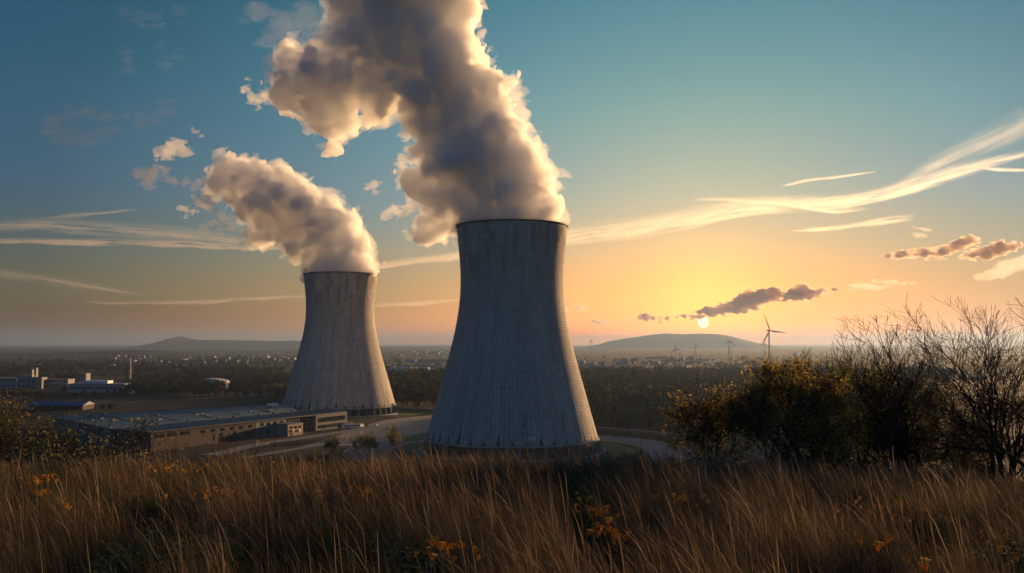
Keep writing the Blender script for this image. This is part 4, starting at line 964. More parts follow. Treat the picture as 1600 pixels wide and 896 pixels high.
def front_row(n, p0, p1, depth, where, group, s_=1.0, wts=W1):
    a, c = np.array(G(*p0)[:2]), np.array(G(*p1)[:2])
    for i in range(n):
        t = (i + rt.uniform(.1, .9)) / n; d = rt.uniform(0, depth); p = a + (c - a) * t; dd = p / np.linalg.norm(p); p = p + dd * d
        wood_tree(p[0], p[1], rt.choices(range(6), wts)[0], where, group, s_)
front_row(62, (925, 669), (1150, 686), 110, 'at the front of the wood right of the nearest tower', 'front trees of the wood right of the nearest tower', 1.4)
front_row(26, (590, 636), (705, 641), 80, 'at the front of the wood between the towers', 'front trees of the wood between the towers', 1.35)
front_row(30, (300, 621), (452, 626), 120, 'before the wood left of the farther tower', 'trees left of the farther tower', .8, (.25, .25, .25, .1, .05, .1))
front_row(20, (0, 624), (130, 628), 60, 'in the row in front of the white factory', 'trees before the white works', .55)
front_row(14, (130, 621), (300, 616), 60, 'along the field edge beyond the halls', 'trees along the field edge', .55, (.2, .2, .2, .3, 0, .1))
front_row(22, (1130, 684), (1420, 700), 120, 'glimpsed behind the meadow edge trees', 'trees behind the meadow edge', 1.3)
for px, py, k, lb, s_ in ((652, 641, 2, 'lone pale olive tree standing out before the dark wood between the towers', .75), (996, 672, 1, 'round lighter tree standing out before the dark wood by the long wall', .95), (978, 670, 4, 'slim dark tree left of the round lighter one by the long wall', .7), (172, 645, 3, 'orange brown tree beyond the wide hall, beside the blue shed', .62), (160, 643, 0, 'dark tree left of the orange brown one', .6), (100, 618, 0, 'dark tree between the white works and the pierced tower', .7), (1062, 683, 2, 'olive tree at the end of the long wall', 1.05), (956, 682, 0, 'small dark bush on the grass right of the nearest tower', .3), (945, 681, 0, 'smaller dark bush against the nearest tower', .25)):
    g = G(px, py); wood_tree(g[0], g[1], k, 'x', 'x', s_); r = [o for o in COL.objects if o.name.startswith('wood_tree') and o.parent is None][-1]; del r['group']; r['label'] = lb

def forest(name, label, regions, seed, n, size=(13, 21), nl=95):
    """far wood: one mass of many crowns"""
    rg_ = np.random.default_rng(seed); V, Q, MI, off = [], [], [], 0
    base = [far_tree_mesh(600 + i, nl, 1, .72, .072, .6 if i == 4 else 0)[0] for i in range(5)]
    tot = sum(r[4] for r in regions)
    for (p0, p1, y0, y1, wgt) in regions:
        for _ in range(int(n * wgt / tot)):
            pyb = rg_.uniform(y0, y1); px = rg_.uniform(p0, p1); g = G(px, pyb)
            cl = P0(np.array([[g[0] / 260, g[1] / 420, seed]]))[0]
            if cl < -0.22: continue
            h = rg_.uniform(*size); k = rg_.integers(0, 5); a = rg_.uniform(0, 6.28); c, s_ = math.cos(a), math.sin(a)
            b_ = base[k] * h; v = np.stack([b_[:, 0] * c - b_[:, 1] * s_ + g[0], b_[:, 0] * s_ + b_[:, 1] * c + g[1], b_[:, 2]], 1)
            m_ = rg_.choice(5, p=(.36, .28, .16, .14, .06)); V.append(v); Q.append(np.arange(len(v)).reshape(-1, 4) + off); MI.append(np.full(len(v) // 4, m_, np.int32)); off += len(v)
    me = mesh_np(name, np.concatenate(V), [np.concatenate(Q)])
    for m_ in M_wd: me.materials.append(m_)
    me.polygons.foreach_set('material_index', np.concatenate(MI)); return tag(obj(name, me), label, 'wood', kind='stuff')
forest('forest', 'dark autumn wood behind the nearest tower and the long wall', [(585, 715, 609, 634, 3), (905, 1180, 610, 664, 9), (1180, 1460, 612, 680, 5), (900, 1480, 592, 612, 6), (600, 720, 592, 610, 2)], 3, 3000, (20, 31), 130)
forest('forest', 'dim woods and hedges across the plain left of the farther tower', [(-60, 470, 581, 594, 4), (200, 460, 594, 618, 4), (-60, 120, 594, 604, 1), (-60, 470, 566, 582, 4)], 8, 2300, (11, 20))
forest('forest', 'hazy far woods among the towns', [(-80, 1700, 554, 569, 6), (590, 1600, 568, 592, 5)], 12, 2400, (10, 20), 45)

# ------------------------------------------------------------------ meadow
def hit(px, py, top=.8):
    d = ray(px, py); lo_, k = 2.0, 2.0
    for _ in range(900):
        k += .06; p = d * k; 
        if ZC + p[2] < float(ground_z(p[0], p[1])) + top: break
    return p[0], p[1]
FL = [(60, 750, 14, .22, 'dense yellow flower cluster in the dim corner of the meadow'), (72, 770, 5, .1, 'small yellow flower spray just below the dense corner cluster'), (100, 788, 3, .08, 'few yellow flowers above the dark hollow in the dim corner'), (268, 731, 16, .5, 'loose row of yellow flowers high in the meadow below the yellow bush'),
      (328, 766, 8, .2, 'yellow flowers with one arching stem near the leafy green weed'), (256, 774, 3, .12, 'three small yellow flowers above the leafy green weed'), (540, 766, 16, .28, 'wide golden flower cluster in the meadow before the lane trees'), (580, 764, 4, .1, 'small golden flower tuft beside the wide golden cluster'),
      (697, 856, 11, .17, 'flat yellow flower heads lowest in the middle of the meadow'), (622, 758, 4, .12, 'faint yellow tuft in the rusty grass below the lane'), (685, 782, 2, .05, 'single bright stem of yellow flowers below the nearest tower'),
      (922, 797, 12, .18, 'golden flower cluster behind the ring shaped one'), (957, 826, 12, .19, 'ring shaped cluster of golden flowers, largest in the meadow'), (908, 777, 3, .08, 'small flower spray above the golden clusters'), (1068, 777, 13, .24, 'compact golden cluster below the ring road'), (1026, 777, 3, .08, 'few yellow flowers left of the compact golden cluster'),
      (1046, 749, 1, .05, 'one pale yellow flower high in the meadow below the ring road'), (1378, 788, 12, .35, 'scattered orange flowers below the dark shrubs'), (1432, 803, 8, .28, 'second scatter of orange flowers beside the first'), (1310, 796, 3, .05, 'upright orange spike of flowers in the grass below the yellow tree'),
      (1371, 843, 1, 0, 'single flat orange flower head in the dark grass'), (1344, 833, 1, 0, 'single small pale orange flower head above the dark grass'), (1390, 844, 1, 0, 'small flat flower head right of the single orange one'), (1417, 861, 1, 0, 'larger flat orange flower head lower in the dark grass'), (1443, 884, 1, 0, 'widest flat orange flower head near the bottom edge'), (1420, 893, 1, 0, 'flat orange flower head cut by the bottom edge'), (1496, 889, 1, 0, 'flat orange flower head by the bottom edge next to the green weed'), (1561, 848, 1, 0, 'orange flower head above the green weed in the corner'), (1588, 855, 1, 0, 'small dull flower head in the corner beside the green weed')]
WEEDS = [(268, 868, 1.15, 1.1, 95, 1, 'largest leafy green weed at the bottom of the meadow, left of the middle'), (215, 884, .85, .8, 45, 2, 'smaller green weed at the foot of the largest one'), (335, 880, .7, .5, 24, 3, 'narrow green weed right of the largest one'),
         (618, 884, .9, .8, 55, 4, 'green weed at the bottom edge near the flat yellow flowers'), (1525, 872, .8, .8, 40, 5, 'dark green weed in the shaded bottom corner'), (1592, 880, .7, .6, 26, 6, 'dark green weed cut off by the corner of the picture')]
CLEAR = [(*hit(a_, b_, 1.0), .12 + 1.2 * s_) for a_, b_, n_, s_, l_ in FL] + [(*hit(a_, b_, h_ * .6), w_ * .55) for a_, b_, h_, w_, n_, s_, l_ in WEEDS]
def meadow():
    rg_ = np.random.default_rng(7); N = 420000
    u = rg_.uniform(0, 1, N); y = 5.0 + 37.5 * u ** 1.25; half = 0.66 * y + 3.5; x = rg_.uniform(-1, 1, N) * half
    # tussocks: pull blades towards clump centres
    cx = np.floor(x / .55) * .55 + .275 + P0(np.stack([np.floor(x / .55), np.floor(y / .55), 0 * x], 1) * .71 + .37) * .35
    cyy = np.floor(y / .55) * .55 + .275 + P1(np.stack([np.floor(x / .55), np.floor(y / .55), 0 * x], 1) * .71 + .37) * .35
    pull = rg_.uniform(0.0, 0.6, N); x = x + (cx - x) * pull; y = y + (cyy - y) * pull
    z = ground_z(x, y) - .03
    patch = P2(np.stack([x / 3.2, y / 4.0, 0 * x], 1)); fine = P0(np.stack([x / 1.1, y / 1.3, 0 * x + 5], 1))
    green = (patch + .5 * fine + rg_.normal(size=N) * .12 - np.clip((x + 2) / 30, -.22, .05)) > 0.20
    L = rg_.uniform(.45, 1.05, N) * (1 + .25 * fine); L = np.where(green, L * .62, L); hol = P1(np.stack([x / 1.7, y / 2.3, 0 * x + 9], 1)); L *= np.clip(1.12 + 1.5 * hol, .42, 1.22); L *= np.clip(1.25 - .02 * np.abs(y - 20), .8, 1.2)
    for tx_, ty_, rr_ in CLEAR:                                             # trampled lower round the flowers and weeds
        L = np.where((np.abs(x - tx_) < rr_) & (y > ty_ - 1.3 - rr_) & (y < ty_ + rr_ * .8), L * .42, L)
    tall = rg_.uniform(0, 1, N) < .08; L = np.where(tall, L * 1.25, L)
    lean_dir = math.pi + rg_.normal(size=N) * .6 + .5 * patch              # bent to the left by the wind
    bend = np.abs(rg_.normal(.42, .30, N)) + .05; bend = np.where(rg_.uniform(0, 1, N) < .12, bend + rg_.uniform(.3, .8, N), bend); w = rg_.uniform(.0013, .0031, N) * np.where(tall, 1.5, 1.0) * np.clip(y / 14, .75, 1.9)
    K = 5; t = np.linspace(0, 1, K + 1)
    ang = bend[:, None] * (0.25 + 1.35 * t[None] ** 1.4)                    # tilt from the vertical along the blade
    ds = L[:, None] / K; hx = np.cumsum(np.sin(ang) * ds, 1) - np.sin(ang) * ds; hz = np.cumsum(np.cos(ang) * ds, 1) - np.cos(ang) * ds
    px = x[:, None] + hx * np.cos(lean_dir)[:, None]; py = y[:, None] + hx * np.sin(lean_dir)[:, None]; pz = z[:, None] + hz
    face = rg_.uniform(-.9, .9, N); sx, sy = np.cos(face), np.sin(face)
    prof = np.array([.9, 1.0, .9, .75, .5, .12]); prof2 = np.array([.6, .6, .55, 1.5, 1.9, .3])
    ww = w[:, None] * np.where(tall[:, None], prof2[None], prof[None])
    l = np.stack([px - sx[:, None] * ww, py - sy[:, None] * ww, pz], -1); r = np.stack([px + sx[:, None] * ww, py + sy[:, None] * ww, pz], -1)
    v = np.stack([l, r], 2).reshape(-1, 3)
    base = np.arange(N)[:, None] * 2 * (K + 1) + 2 * np.arange(K)[None]
    q = np.stack([base, base + 1, base + 3, base + 2], -1).reshape(-1, 4)
    me = mesh_np('grass', v, [q])
    mi = np.where(green, rg_.choice([3, 4], N), rg_.choice([0, 1, 2, 5], N, p=(.42, .28, .18, .12)))
    mi = np.where(tall & (rg_.uniform(0, 1, N) < .35) & ~green, 5, mi)
    me.polygons.foreach_set('material_index', np.repeat(mi, K).astype(np.int32))
    cols = [(0.114, 0.086, 0.053), (0.138, 0.097, 0.058), (0.084, 0.074, 0.046), (0.056, 0.070, 0.028), (0.042, 0.056, 0.024), (0.25, 0.185, 0.115)]
    for i, c in enumerate(cols): me.materials.append(mat('grass_blade', c, .7, .25, .5, island=.35, trans=.3))
    return tag(obj('grass', me), 'tall rusty autumn grass covering the hilltop meadow', 'grass', kind='stuff')
meadow()

M_flower = mat('orange_yellow_flower', (0.80, 0.40, 0.02), .7, .2, 30, island=.3, trans=.15); M_stalk = mat('flower_stalk', (0.05, 0.05, 0.02), .8)
def umbel_mesh(seed, r=.045):
    rg_ = np.random.default_rng(seed); b = MB(); n = 46
    for i in range(n):
        a = rg_.uniform(0, 6.28); d = r * math.sqrt(rg_.uniform(0, 1)); zz = .012 * (1 - (d / r) ** 2) + rg_.normal() * .003; s_ = r * .16
        c = (d * math.cos(a), d * math.sin(a), zz)
        b.add([(c[0] - s_, c[1] - s_, c[2]), (c[0] + s_, c[1] - s_, c[2]), (c[0] + s_, c[1] + s_, c[2]), (c[0] - s_, c[1] + s_, c[2]), (c[0], c[1], c[2] + s_ * .9), (c[0], c[1], c[2] - s_ * .5)], t=[(0, 1, 4), (1, 2, 4), (2, 3, 4), (3, 0, 4), (1, 0, 5), (2, 1, 5), (3, 2, 5), (0, 3, 5)])
    for i in range(7): a = i / 7 * 6.28; b.tube((0, 0, -.07), (r * .7 * math.cos(a), r * .7 * math.sin(a), -.004), .0025, n=3)
    me = b.mesh('flower_head'); me.materials.append(M_flower); return me
UM = [umbel_mesh(i, .032 + .010 * (i % 3)) for i in range(4)]
rf_ = random.Random(5)
def flowers(px, py, n, spread, label, top=1.06):
    x, y = hit(px, py, top); z = float(ground_z(x, y)); r = empty('flowering_herb', (x, y, z)); tag(r, label, 'flower', 'yellow flowers in the meadow')
    for i in range(n):
        dx, dy = rf_.gauss(0, spread) if n > 1 else 0, rf_.gauss(0, spread * 1.3) if n > 1 else 0; hh = top + rf_.uniform(-.1, .08)
        st = MB(); st.tube((dx * .08, dy * .08, 0), (dx, dy, hh - .06), .006, .004, n=4); st.build('stem', M_stalk, r)
        o = obj('flower_head', UM[i % 4], None, r); o.location = (dx, dy, hh); o.rotation_euler = (rf_.gauss(0, .25), rf_.gauss(0, .25), rf_.uniform(0, 6)); f = rf_.uniform(.8, 1.4) * (1.7 if n == 1 else 1); o.scale = (f, f, f)
    return r
for px, py, n, sp, lb in FL: flowers(px, py, n if n < 4 else int(n * 1.5), sp, lb)

M_weed = mat('weed_leaf', (0.085, 0.135, 0.035), .6, .3, 4, island=.4, trans=.3)
def weed(px, py, h, w, n, seed, label):
    x, y = hit(px, py, h * .6); rg_ = np.random.default_rng(seed); z = float(ground_z(x, y)); r = empty('leafy_weed', (x, y, z)); tag(r, label, 'weed', 'leafy green weeds')
    st, V = [], []
    for i in range(n):
        bx, by = rg_.normal(size=2) * w * .3; p = np.array([bx, by, 0.]); st.append((0, 0, -.02, bx, by, .02, .01, .008)); d = np.array([bx * 1.2, by * 1.2, 1.]) + rg_.normal(size=3) * .25; d /= np.linalg.norm(d); L = h * rg_.uniform(.6, 1.05)
        for k in range(7):
            q_ = p + d * L / 7; st.append((*p, *q_, .006, .005)); p = q_; d = d + rg_.normal(size=3) * .08; d /= np.linalg.norm(d)
            for s_ in range(5):
                a = rg_.uniform(0, 6.28); o = np.array([math.cos(a), math.sin(a), rg_.uniform(.1, .7)]); o /= np.linalg.norm(o); ll = rg_.uniform(.06, .13) * (1.2 - .07 * k); sd = np.cross(o, [0, 0, 1.]); sd /= np.linalg.norm(sd); u_ = np.cross(sd, o)
                V.append([p, p + o * ll * .5 + sd * ll * .17 + u_ * .012, p + o * ll + u_ * -.02, p + o * ll * .5 - sd * ll * .17 + u_ * .012])
    v, q = tubes(st, 4); obj('stems', mesh_np('stems', v, [q]), M_stalk, r); v = np.array(V).reshape(-1, 3); obj('leaves', mesh_np('leaves', v, [np.arange(len(v)).reshape(-1, 4)]), M_weed, r)
for a_ in WEEDS: weed(*a_)
# ------------------------------------------------------------------ haze
def haze():
    m = bpy.data.materials.new('haze'); m.use_nodes = True
    n = m.node_tree.nodes; n.remove(n['Principled BSDF'])
    pv = n.new('ShaderNodeVolumePrincipled'); pv.inputs['Color'].default_value = (0.30, 0.44, 0.70, 1)
    pv.inputs['Density'].default_value = HAZE_D; pv.inputs['Anisotropy'].default_value = 0.45; pv.inputs['Density Attribute'].default_value = ''
    m.node_tree.links.new(pv.outputs[0], n['Material Output'].inputs['Volume'])
    b = MB(); b.box((0, 21800, 194), (88600, 45000, 392)); o = b.build('haze', m); tag(o, 'thin evening haze over the plain', kind='stuff')
HAZE_D = 5.5e-5
haze()

# ------------------------------------------------------------------ the setting sun
def far_sphere(name, px, py, rad_px, dist, m):
    d = Vector(ray(px, py)).normalized(); me = bpy.data.meshes.new(name)
    import bmesh
    bm = bmesh.new(); bmesh.ops.create_uvsphere(bm, u_segments=48, v_segments=24, radius=rad_px / F * dist)
    bm.to_mesh(me); bm.free(); o = obj(name, me, m); o.location = Vector((0, 0, ZC)) + d * dist; return o
m = bpy.data.materials.new('sun_fire'); m.use_nodes = True; n = m.node_tree.nodes; n.remove(n['Principled BSDF'])
e = n.new('ShaderNodeEmission'); e.inputs['Color'].default_value = (1, 0.80, 0.36, 1); e.inputs['Strength'].default_value = 2.0
m.node_tree.links.new(e.outputs[0], n['Material Output'].inputs['Surface'])
tag(far_sphere('sun', 1099, 504, 8.2, 300000, m), 'low yellow sun under the ragged cloud', kind='structure')

# ------------------------------------------------------------------ steam
def cloud(name, puffs, y0, h, octaves, density_px, g, surf, label, cat, group=None, kind=None, col=None, **kw):
    v, q = billow(puffs, h, octaves, **kw)
    m = vapour(name + '_vapour', density_px * F / y0, g, surf, col or (0.985, 0.985, 0.99))
    w = px_world(v, y0); o = obj(name, mesh_np(name, w, [q], True), m)
    return tag(o, label, cat, group, kind)
PL1 = [(800, 338, 0, 56), (760, 335, 10, 50), (838, 330, -8, 38), (735, 330, 20, 34), (800, 290, 0, 58), (838, 292, -10, 32), (752, 285, 14, 52), (715, 295, 26, 40), (682, 300, 30, 32),
       (655, 285, 38, 24), (635, 272, 36, 14), (690, 335, 34, 28), (668, 355, 40, 14), (786, 245, 0, 52), (820, 255, -14, 26), (730, 240, 10, 60), (690, 225, 24, 42),
       (772, 200, -8, 42), (720, 190, 14, 58), (676, 185, 24, 42), (765, 155, -4, 38), (790, 133, -10, 16), (803, 130, -10, 8), (720, 135, 14, 54), (670, 140, 24, 52),
       (700, 80, -16, 50), (726, 98, -10, 22), (650, 90, 24, 54), (710, 25, -12, 34), (665, 30, 10, 58), (605, 70, 34, 56), (590, 125, 40, 48), (560, 55, 44, 50), (545, 115, 50, 46), (520, 140, 50, 42),
       (495, 115, 50, 42), (468, 130, 56, 38), (452, 95, 60, 28), (500, 165, 52, 34), (535, 175, 54, 30), (528, 205, 58, 18), (520, 228, 58, 8), (440, 135, 66, 22), (590, 165, 50, 28), (610, 20, 30, 60),
       (680, -30, 16, 66), (620, -50, 30, 70), (715, -20, 2, 34), (560, -20, 50, 56), (700, -95, 20, 60), (630, -120, 40, 60),
       (830, 270, -30, 18), (790, 300, -45, 22), (740, 215, -40, 26), (690, 120, -30, 26), (810, 220, -24, 14), (480, 105, 20, 22)]
PL2 = [(530, 420, 0, 42), (500, 422, 6, 28), (560, 415, -4, 26), (548, 388, 0, 29), (515, 392, 6, 32), (485, 398, 12, 22), (535, 358, 0, 28), (500, 360, 6, 36), (470, 372, 14, 28), (510, 330, 0, 26), (475, 335, 8, 36),
       (445, 350, 14, 30), (420, 355, 20, 25), (405, 365, 24, 17), (485, 308, 2, 16), (458, 303, 4, 28), (430, 310, 12, 38), (437, 278, 4, 16), (410, 290, 12, 32), (395, 268, 8, 17), (375, 275, 16, 26), (352, 275, 18, 23), (346, 256, 16, 12),
       (338, 290, 22, 16), (395, 325, 22, 25), (370, 305, 24, 21), (410, 378, 26, 9), (450, 385, 18, 13), (465, 402, 14, 11), (515, 350, -30, 14), (545, 380, -28, 14), (470, 320, -26, 16), (430, 300, -24, 14)]
OC = [(60, 26), (30, 16), (15, 9), (7.5, 4.5)]
OS = [(36, 17), (18, 10), (9, 5.5), (4.6, 2.8)]
OT = [(16, 13), (8, 9), (4, 5.5)]
pl1 = cloud('steam_plume', PL1, 600, 2.0, OC, 0.145, 0.6, 0.05, 'huge billowing steam plume rising from the nearest cooling tower', 'steam plume', 'steam plumes', seed=5, children=8, warp=11, k=0.4)
pl2 = cloud('steam_plume', PL2, 919, 1.6, OS, 0.19, 0.6, 0.05, 'smaller cauliflower shaped steam plume drifting off the farther tower', 'steam plume', 'steam plumes', seed=9, children=8, warp=7, k=0.5)
def veil(parent, puffs, y0, h, oc, dens, seed):
    v, q = billow([(a, b, c, r * 1.06 + 3) for a, b, c, r in puffs], h, oc, seed=seed, children=5, warp=14, k=0.4, stretch=(1.3, 0.9, 1), warp_l=45)
    m = vapour('thin_steam', dens * F / y0, 0.5, 0.004, (0.97, 0.97, 0.98)); obj('steam_veil', mesh_np('steam_veil', px_world(v, y0), [q], True), m, parent)
veil(pl1, PL1, 600, 2.4, [(40, 30), (20, 20), (10, 12), (5, 6)], 0.028, 15)
veil(pl2, PL2, 919, 2.0, [(26, 19), (13, 12), (6.5, 7)], 0.034, 16)
def wisp(puffs, y0, dens, label, seed, h=1.6, oc=OT, stretch=(1.6, 0.8, 1), warp=5, name='steam_wisp', cat='steam wisp', group='torn off steam wisps', g=0.5, k=0.6, **kw):
    return cloud(name, puffs, y0, h, oc, dens, g, 0.005, label, cat, group, seed=seed, children=3, stretch=stretch, warp=warp, k=k, warp_l=25, **kw)
wisp([(245, 243, 0, 8), (258, 238, 0, 11), (270, 232, 0, 12), (282, 228, 0, 9), (290, 238, 0, 8), (278, 222, 0, 7)], 919, 0.05, 'pale pink steam wisp highest beside the smaller plume', 21)
wisp([(218, 272, 0, 10), (230, 280, 0, 10), (240, 268, 0, 11), (258, 276, 0, 9), (272, 284, 0, 8), (290, 285, 0, 8), (236, 292, 0, 8), (305, 292, 0, 7)], 950, 0.03, 'dark grey steam wisp under the pale pink one', 22, col=(0.52, 0.54, 0.62))  # white steam; its grey shade is put into the colour
wisp([(302, 203, 0, 3.5), (308, 206, 0, 4), (313, 209, 0, 3)], 925, 0.05, 'tiny pale wisp above the pale pink one', 33)
wisp([(306, 310, 0, 6), (318, 313, 0, 9), (326, 318, 0, 7), (330, 322, 0, 5)], 915, 0.09, 'small bright orange steam scrap touching the smaller plume', 23)
wisp([(282, 325, 0, 5), (292, 329, 0, 6), (302, 333, 0, 4)], 930, 0.05, 'tiny brownish steam scrap below the dark grey wisp', 24)
wisp([(300, 368, 0, 5), (318, 358, 0, 8), (334, 348, 0, 9), (350, 342, 0, 9), (362, 352, 0, 9), (345, 366, 0, 7), (378, 362, 0, 8), (330, 372, 0, 4), (372, 340, 0, 9)], 940, 0.028, 'feathery grey steam wisp under the tail of the smaller plume', 25, col=(0.52, 0.54, 0.62))  # shaded look of the steam painted in through its grey colour
wisp([(374, 372, 0, 6), (378, 382, 0, 6), (384, 366, 0, 6)], 925, 0.05, 'faint tan steam scrap crossing the bright streak', 26)
wisp([(606, 332, 0, 8), (618, 326, 0, 9), (630, 334, 0, 10), (640, 326, 0, 9), (652, 345, 0, 8)], 610, 0.05, 'orange steam wisp left of the big plume base', 27)
wisp([(640, 366, 0, 8), (656, 372, 0, 11), (674, 366, 0, 12), (690, 372, 0, 11), (684, 352, 0, 13), (664, 350, 0, 10), (700, 360, 0, 11), (705, 345, 0, 12)], 615, 0.045, 'rosy steam trailing below the big tower rim on its left', 28)
wisp([(574, 294, 0, 5), (582, 290, 0, 6), (584, 300, 0, 5)], 612, 0.04, 'faint lone steam speck between the two plumes', 29)
wisp([(384, 140, 0, 8), (392, 154, 0, 9), (404, 160, 0, 9), (412, 150, 0, 9), (388, 126, 0, 5)], 640, 0.04, 'ragged pink steam scrap at the far tail of the big plume', 30)
wisp([(660, 200, 0, 14), (635, 215, 0, 9), (640, 232, 0, 8), (628, 245, 0, 7), (600, 185, 0, 12), (570, 195, 0, 9), (650, 250, 0, 8)], 640, 0.04, 'thin dark steam fringe hanging under the arch of the big plume', 31, col=(0.9, 0.9, 0.92))
wisp([(440, 40, 0, 26), (480, 30, 0, 28), (520, 10, 0, 30), (460, 70, 0, 22), (420, 60, 0, 18), (400, 20, 0, 20), (500, 60, 0, 24), (540, -20, 0, 34)], 720, 0.003, 'broad dim grey steam veil behind the top of the big plume', 32, h=2.4, col=(0.8, 0.8, 0.84), oc=[(40, 26), (20, 18), (10, 11)])

# ------------------------------------------------------------------ clouds, far beyond the haze
def dense(puffs, seed):
    """more, overlapping puffs along the same line"""
    rr = random.Random(seed); out = []
    for a, b in zip(puffs[:-1], puffs[1:]):
        for t in (0, .33, .66): out.append((a[0] + (b[0] - a[0]) * t + rr.uniform(-2, 2), a[1] + (b[1] - a[1]) * t + rr.gauss(0, 1.3), rr.uniform(-6, 6), max(2.5, (a[3] + (b[3] - a[3]) * t) * rr.uniform(.75, 1.15) + 1)))
    return out + [puffs[-1]]
def far_cloud(puffs, y0, dens, label, seed, h=1.2, oc=OT, stretch=(2.2, 0.7, 1), group=None, k=0.9, surf=0.03, g=0.4, warp=4, warp_l=30, **kw):
    return cloud('cloud', dense(puffs, seed) if 43 <= seed <= 46 else puffs, y0, h, oc, dens, g, surf, label, 'cloud', group, seed=seed, children=4, stretch=stretch, warp=warp, k=k, warp_l=warp_l, **kw)
far_cloud([(1058, 498, 0, 2.5), (1070, 497, 0, 4), (1082, 495, 0, 5), (1094, 492, 0, 6), (1106, 488, 0, 7), (1118, 487, 0, 8), (1130, 484, 0, 9), (1142, 480, 0, 10), (1154, 476, 0, 12), (1166, 472, 0, 13), (1178, 468, 0, 13), (1190, 464, 0, 13), (1150, 486, 0, 6), (1165, 485, 0, 7),
           (1178, 479, 0, 9), (1204, 463, 0, 10), (1216, 464, 0, 8), (1228, 465, 0, 8), (1240, 461, 0, 10), (1253, 458, 0, 11), (1266, 459, 0, 9), (1278, 458, 0, 7), (1290, 456, 0, 5), (1303, 454, 0, 3), (1215, 455, 0, 4)], 26000, 0.5, 'long ragged cloud just above the sun, its edges glowing', 41, col=(0.96, 0.86, 0.78), oc=[(15, 11), (7.5, 6.5), (3.8, 3.6)], surf=0.006, warp=8, warp_l=17)  # sunset tint put into the colour of this cloud and the next three
far_cloud([(986, 501, 0, 2), (998, 499, 0, 4), (1010, 496, 0, 6), (1021, 496, 0, 5), (1033, 498, 0, 4), (1044, 498, 0, 3)], 26500, 0.5, 'small mauve cloud left of the sun', 42, col=(0.96, 0.86, 0.78), oc=[(15, 11), (7.5, 6.5), (3.8, 3.6)], surf=0.006, warp=8, warp_l=17)
far_cloud([(1384, 402, 0, 3), (1398, 400, 0, 5), (1412, 397, 0, 5), (1428, 397, 0, 6), (1444, 396, 0, 6), (1460, 396, 0, 6), (1476, 393, 0, 7), (1490, 386, 0, 8), (1504, 379, 0, 8), (1518, 376, 0, 6), (1530, 374, 0, 4)], 24000, 0.22, 'tan streaky cloud with a raised end, between the trees and the white streak', 43, col=(0.96, 0.86, 0.78), oc=[(13, 7), (6.5, 4.5), (3.2, 2.4)], surf=0.006, warp=5, warp_l=17, stretch=(3, 0.7, 1))
far_cloud([(1502, 404, 0, 3), (1518, 400, 0, 6), (1534, 396, 0, 8), (1550, 392, 0, 9), (1564, 388, 0, 8), (1578, 388, 0, 6), (1594, 384, 0, 5)], 24500, 0.26, 'brown cored cloud near the edge of the sky above the bare trees', 44, col=(0.96, 0.86, 0.78), oc=[(13, 7), (6.5, 4.5), (3.2, 2.4)], surf=0.006, warp=5, warp_l=17, stretch=(3, 0.7, 1))
far_cloud([(1528, 436, 0, 5), (1546, 430, 0, 8), (1564, 424, 0, 10), (1582, 416, 0, 12), (1600, 410, 0, 12), (1618, 408, 0, 12)], 27000, 0.02, 'faint peach cloud above the tallest bare tree', 45, oc=[(13, 7), (6.5, 4.5), (3.2, 2.4)], surf=0.004, warp=5, warp_l=17, stretch=(3, 0.7, 1))
far_cloud([(1330, 449, 0, 3), (1346, 447, 0, 4), (1362, 446, 0, 5), (1380, 445, 0, 4), (1398, 444, 0, 3), (1424, 445, 0, 2)], 27000, 0.03, 'thin apricot cloud trailing off the ragged cloud', 46, stretch=(4, 0.6, 1))
far_cloud([(886, 484, 0, 2), (896, 482, 0, 2.5), (905, 480, 0, 3), (915, 478, 0, 2.5)], 26000, 0.15, 'small dark fleck of cloud beside the nearest tower', 47)
far_cloud([(72, 205, 0, 10), (90, 210, 0, 14), (112, 212, 0, 14), (135, 215, 0, 13), (160, 214, 0, 11), (85, 190, 0, 14), (110, 180, 0, 14), (135, 172, 0, 12), (165, 185, 0, 13), (195, 182, 0, 12), (220, 188, 0, 14), (245, 184, 0, 14), (265, 175, 0, 11), (180, 205, 0, 9)], 12000, 0.005, 'thin dark smudge of cloud in the deep blue sky', 48, h=2, oc=[(30, 24), (15, 16), (7, 9)], stretch=(2, 0.6, 1), k=0.5, g=0.3, surf=0.002, col=(0.30, 0.29, 0.32))  # a white cloud in shade, its darkness put into the colour
far_cloud([(190, 20, 0, 8), (220, 25, 0, 12), (245, 35, 0, 10), (280, 20, 0, 12), (255, 105, 0, 12), (280, 90, 0, 10), (195, 80, 0, 12), (200, 100, 0, 10), (250, 70, 0, 8)], 14000, 0.001, 'faint feathery cloud high in the blue corner', 49, h=2, oc=[(30, 24), (15, 16), (7, 9)], stretch=(2, 0.6, 1), k=0.5, g=0.3, surf=0.002, col=(0.94, 0.93, 0.94))
far_cloud([(1430, 364, 0, 3), (1437, 364, 0, 4), (1443, 363, 0, 4), (1449, 362, 0, 2)], 27000, 0.03, 'tiny apricot puff of cloud under the broad cirrus', 50, stretch=(3, 0.7, 1))
far_cloud([(928, 505, 0, 2), (937, 504, 0, 3), (947, 502, 0, 2.5)], 26000, 0.15, 'second dark fleck of cloud, nearer the sun', 51)

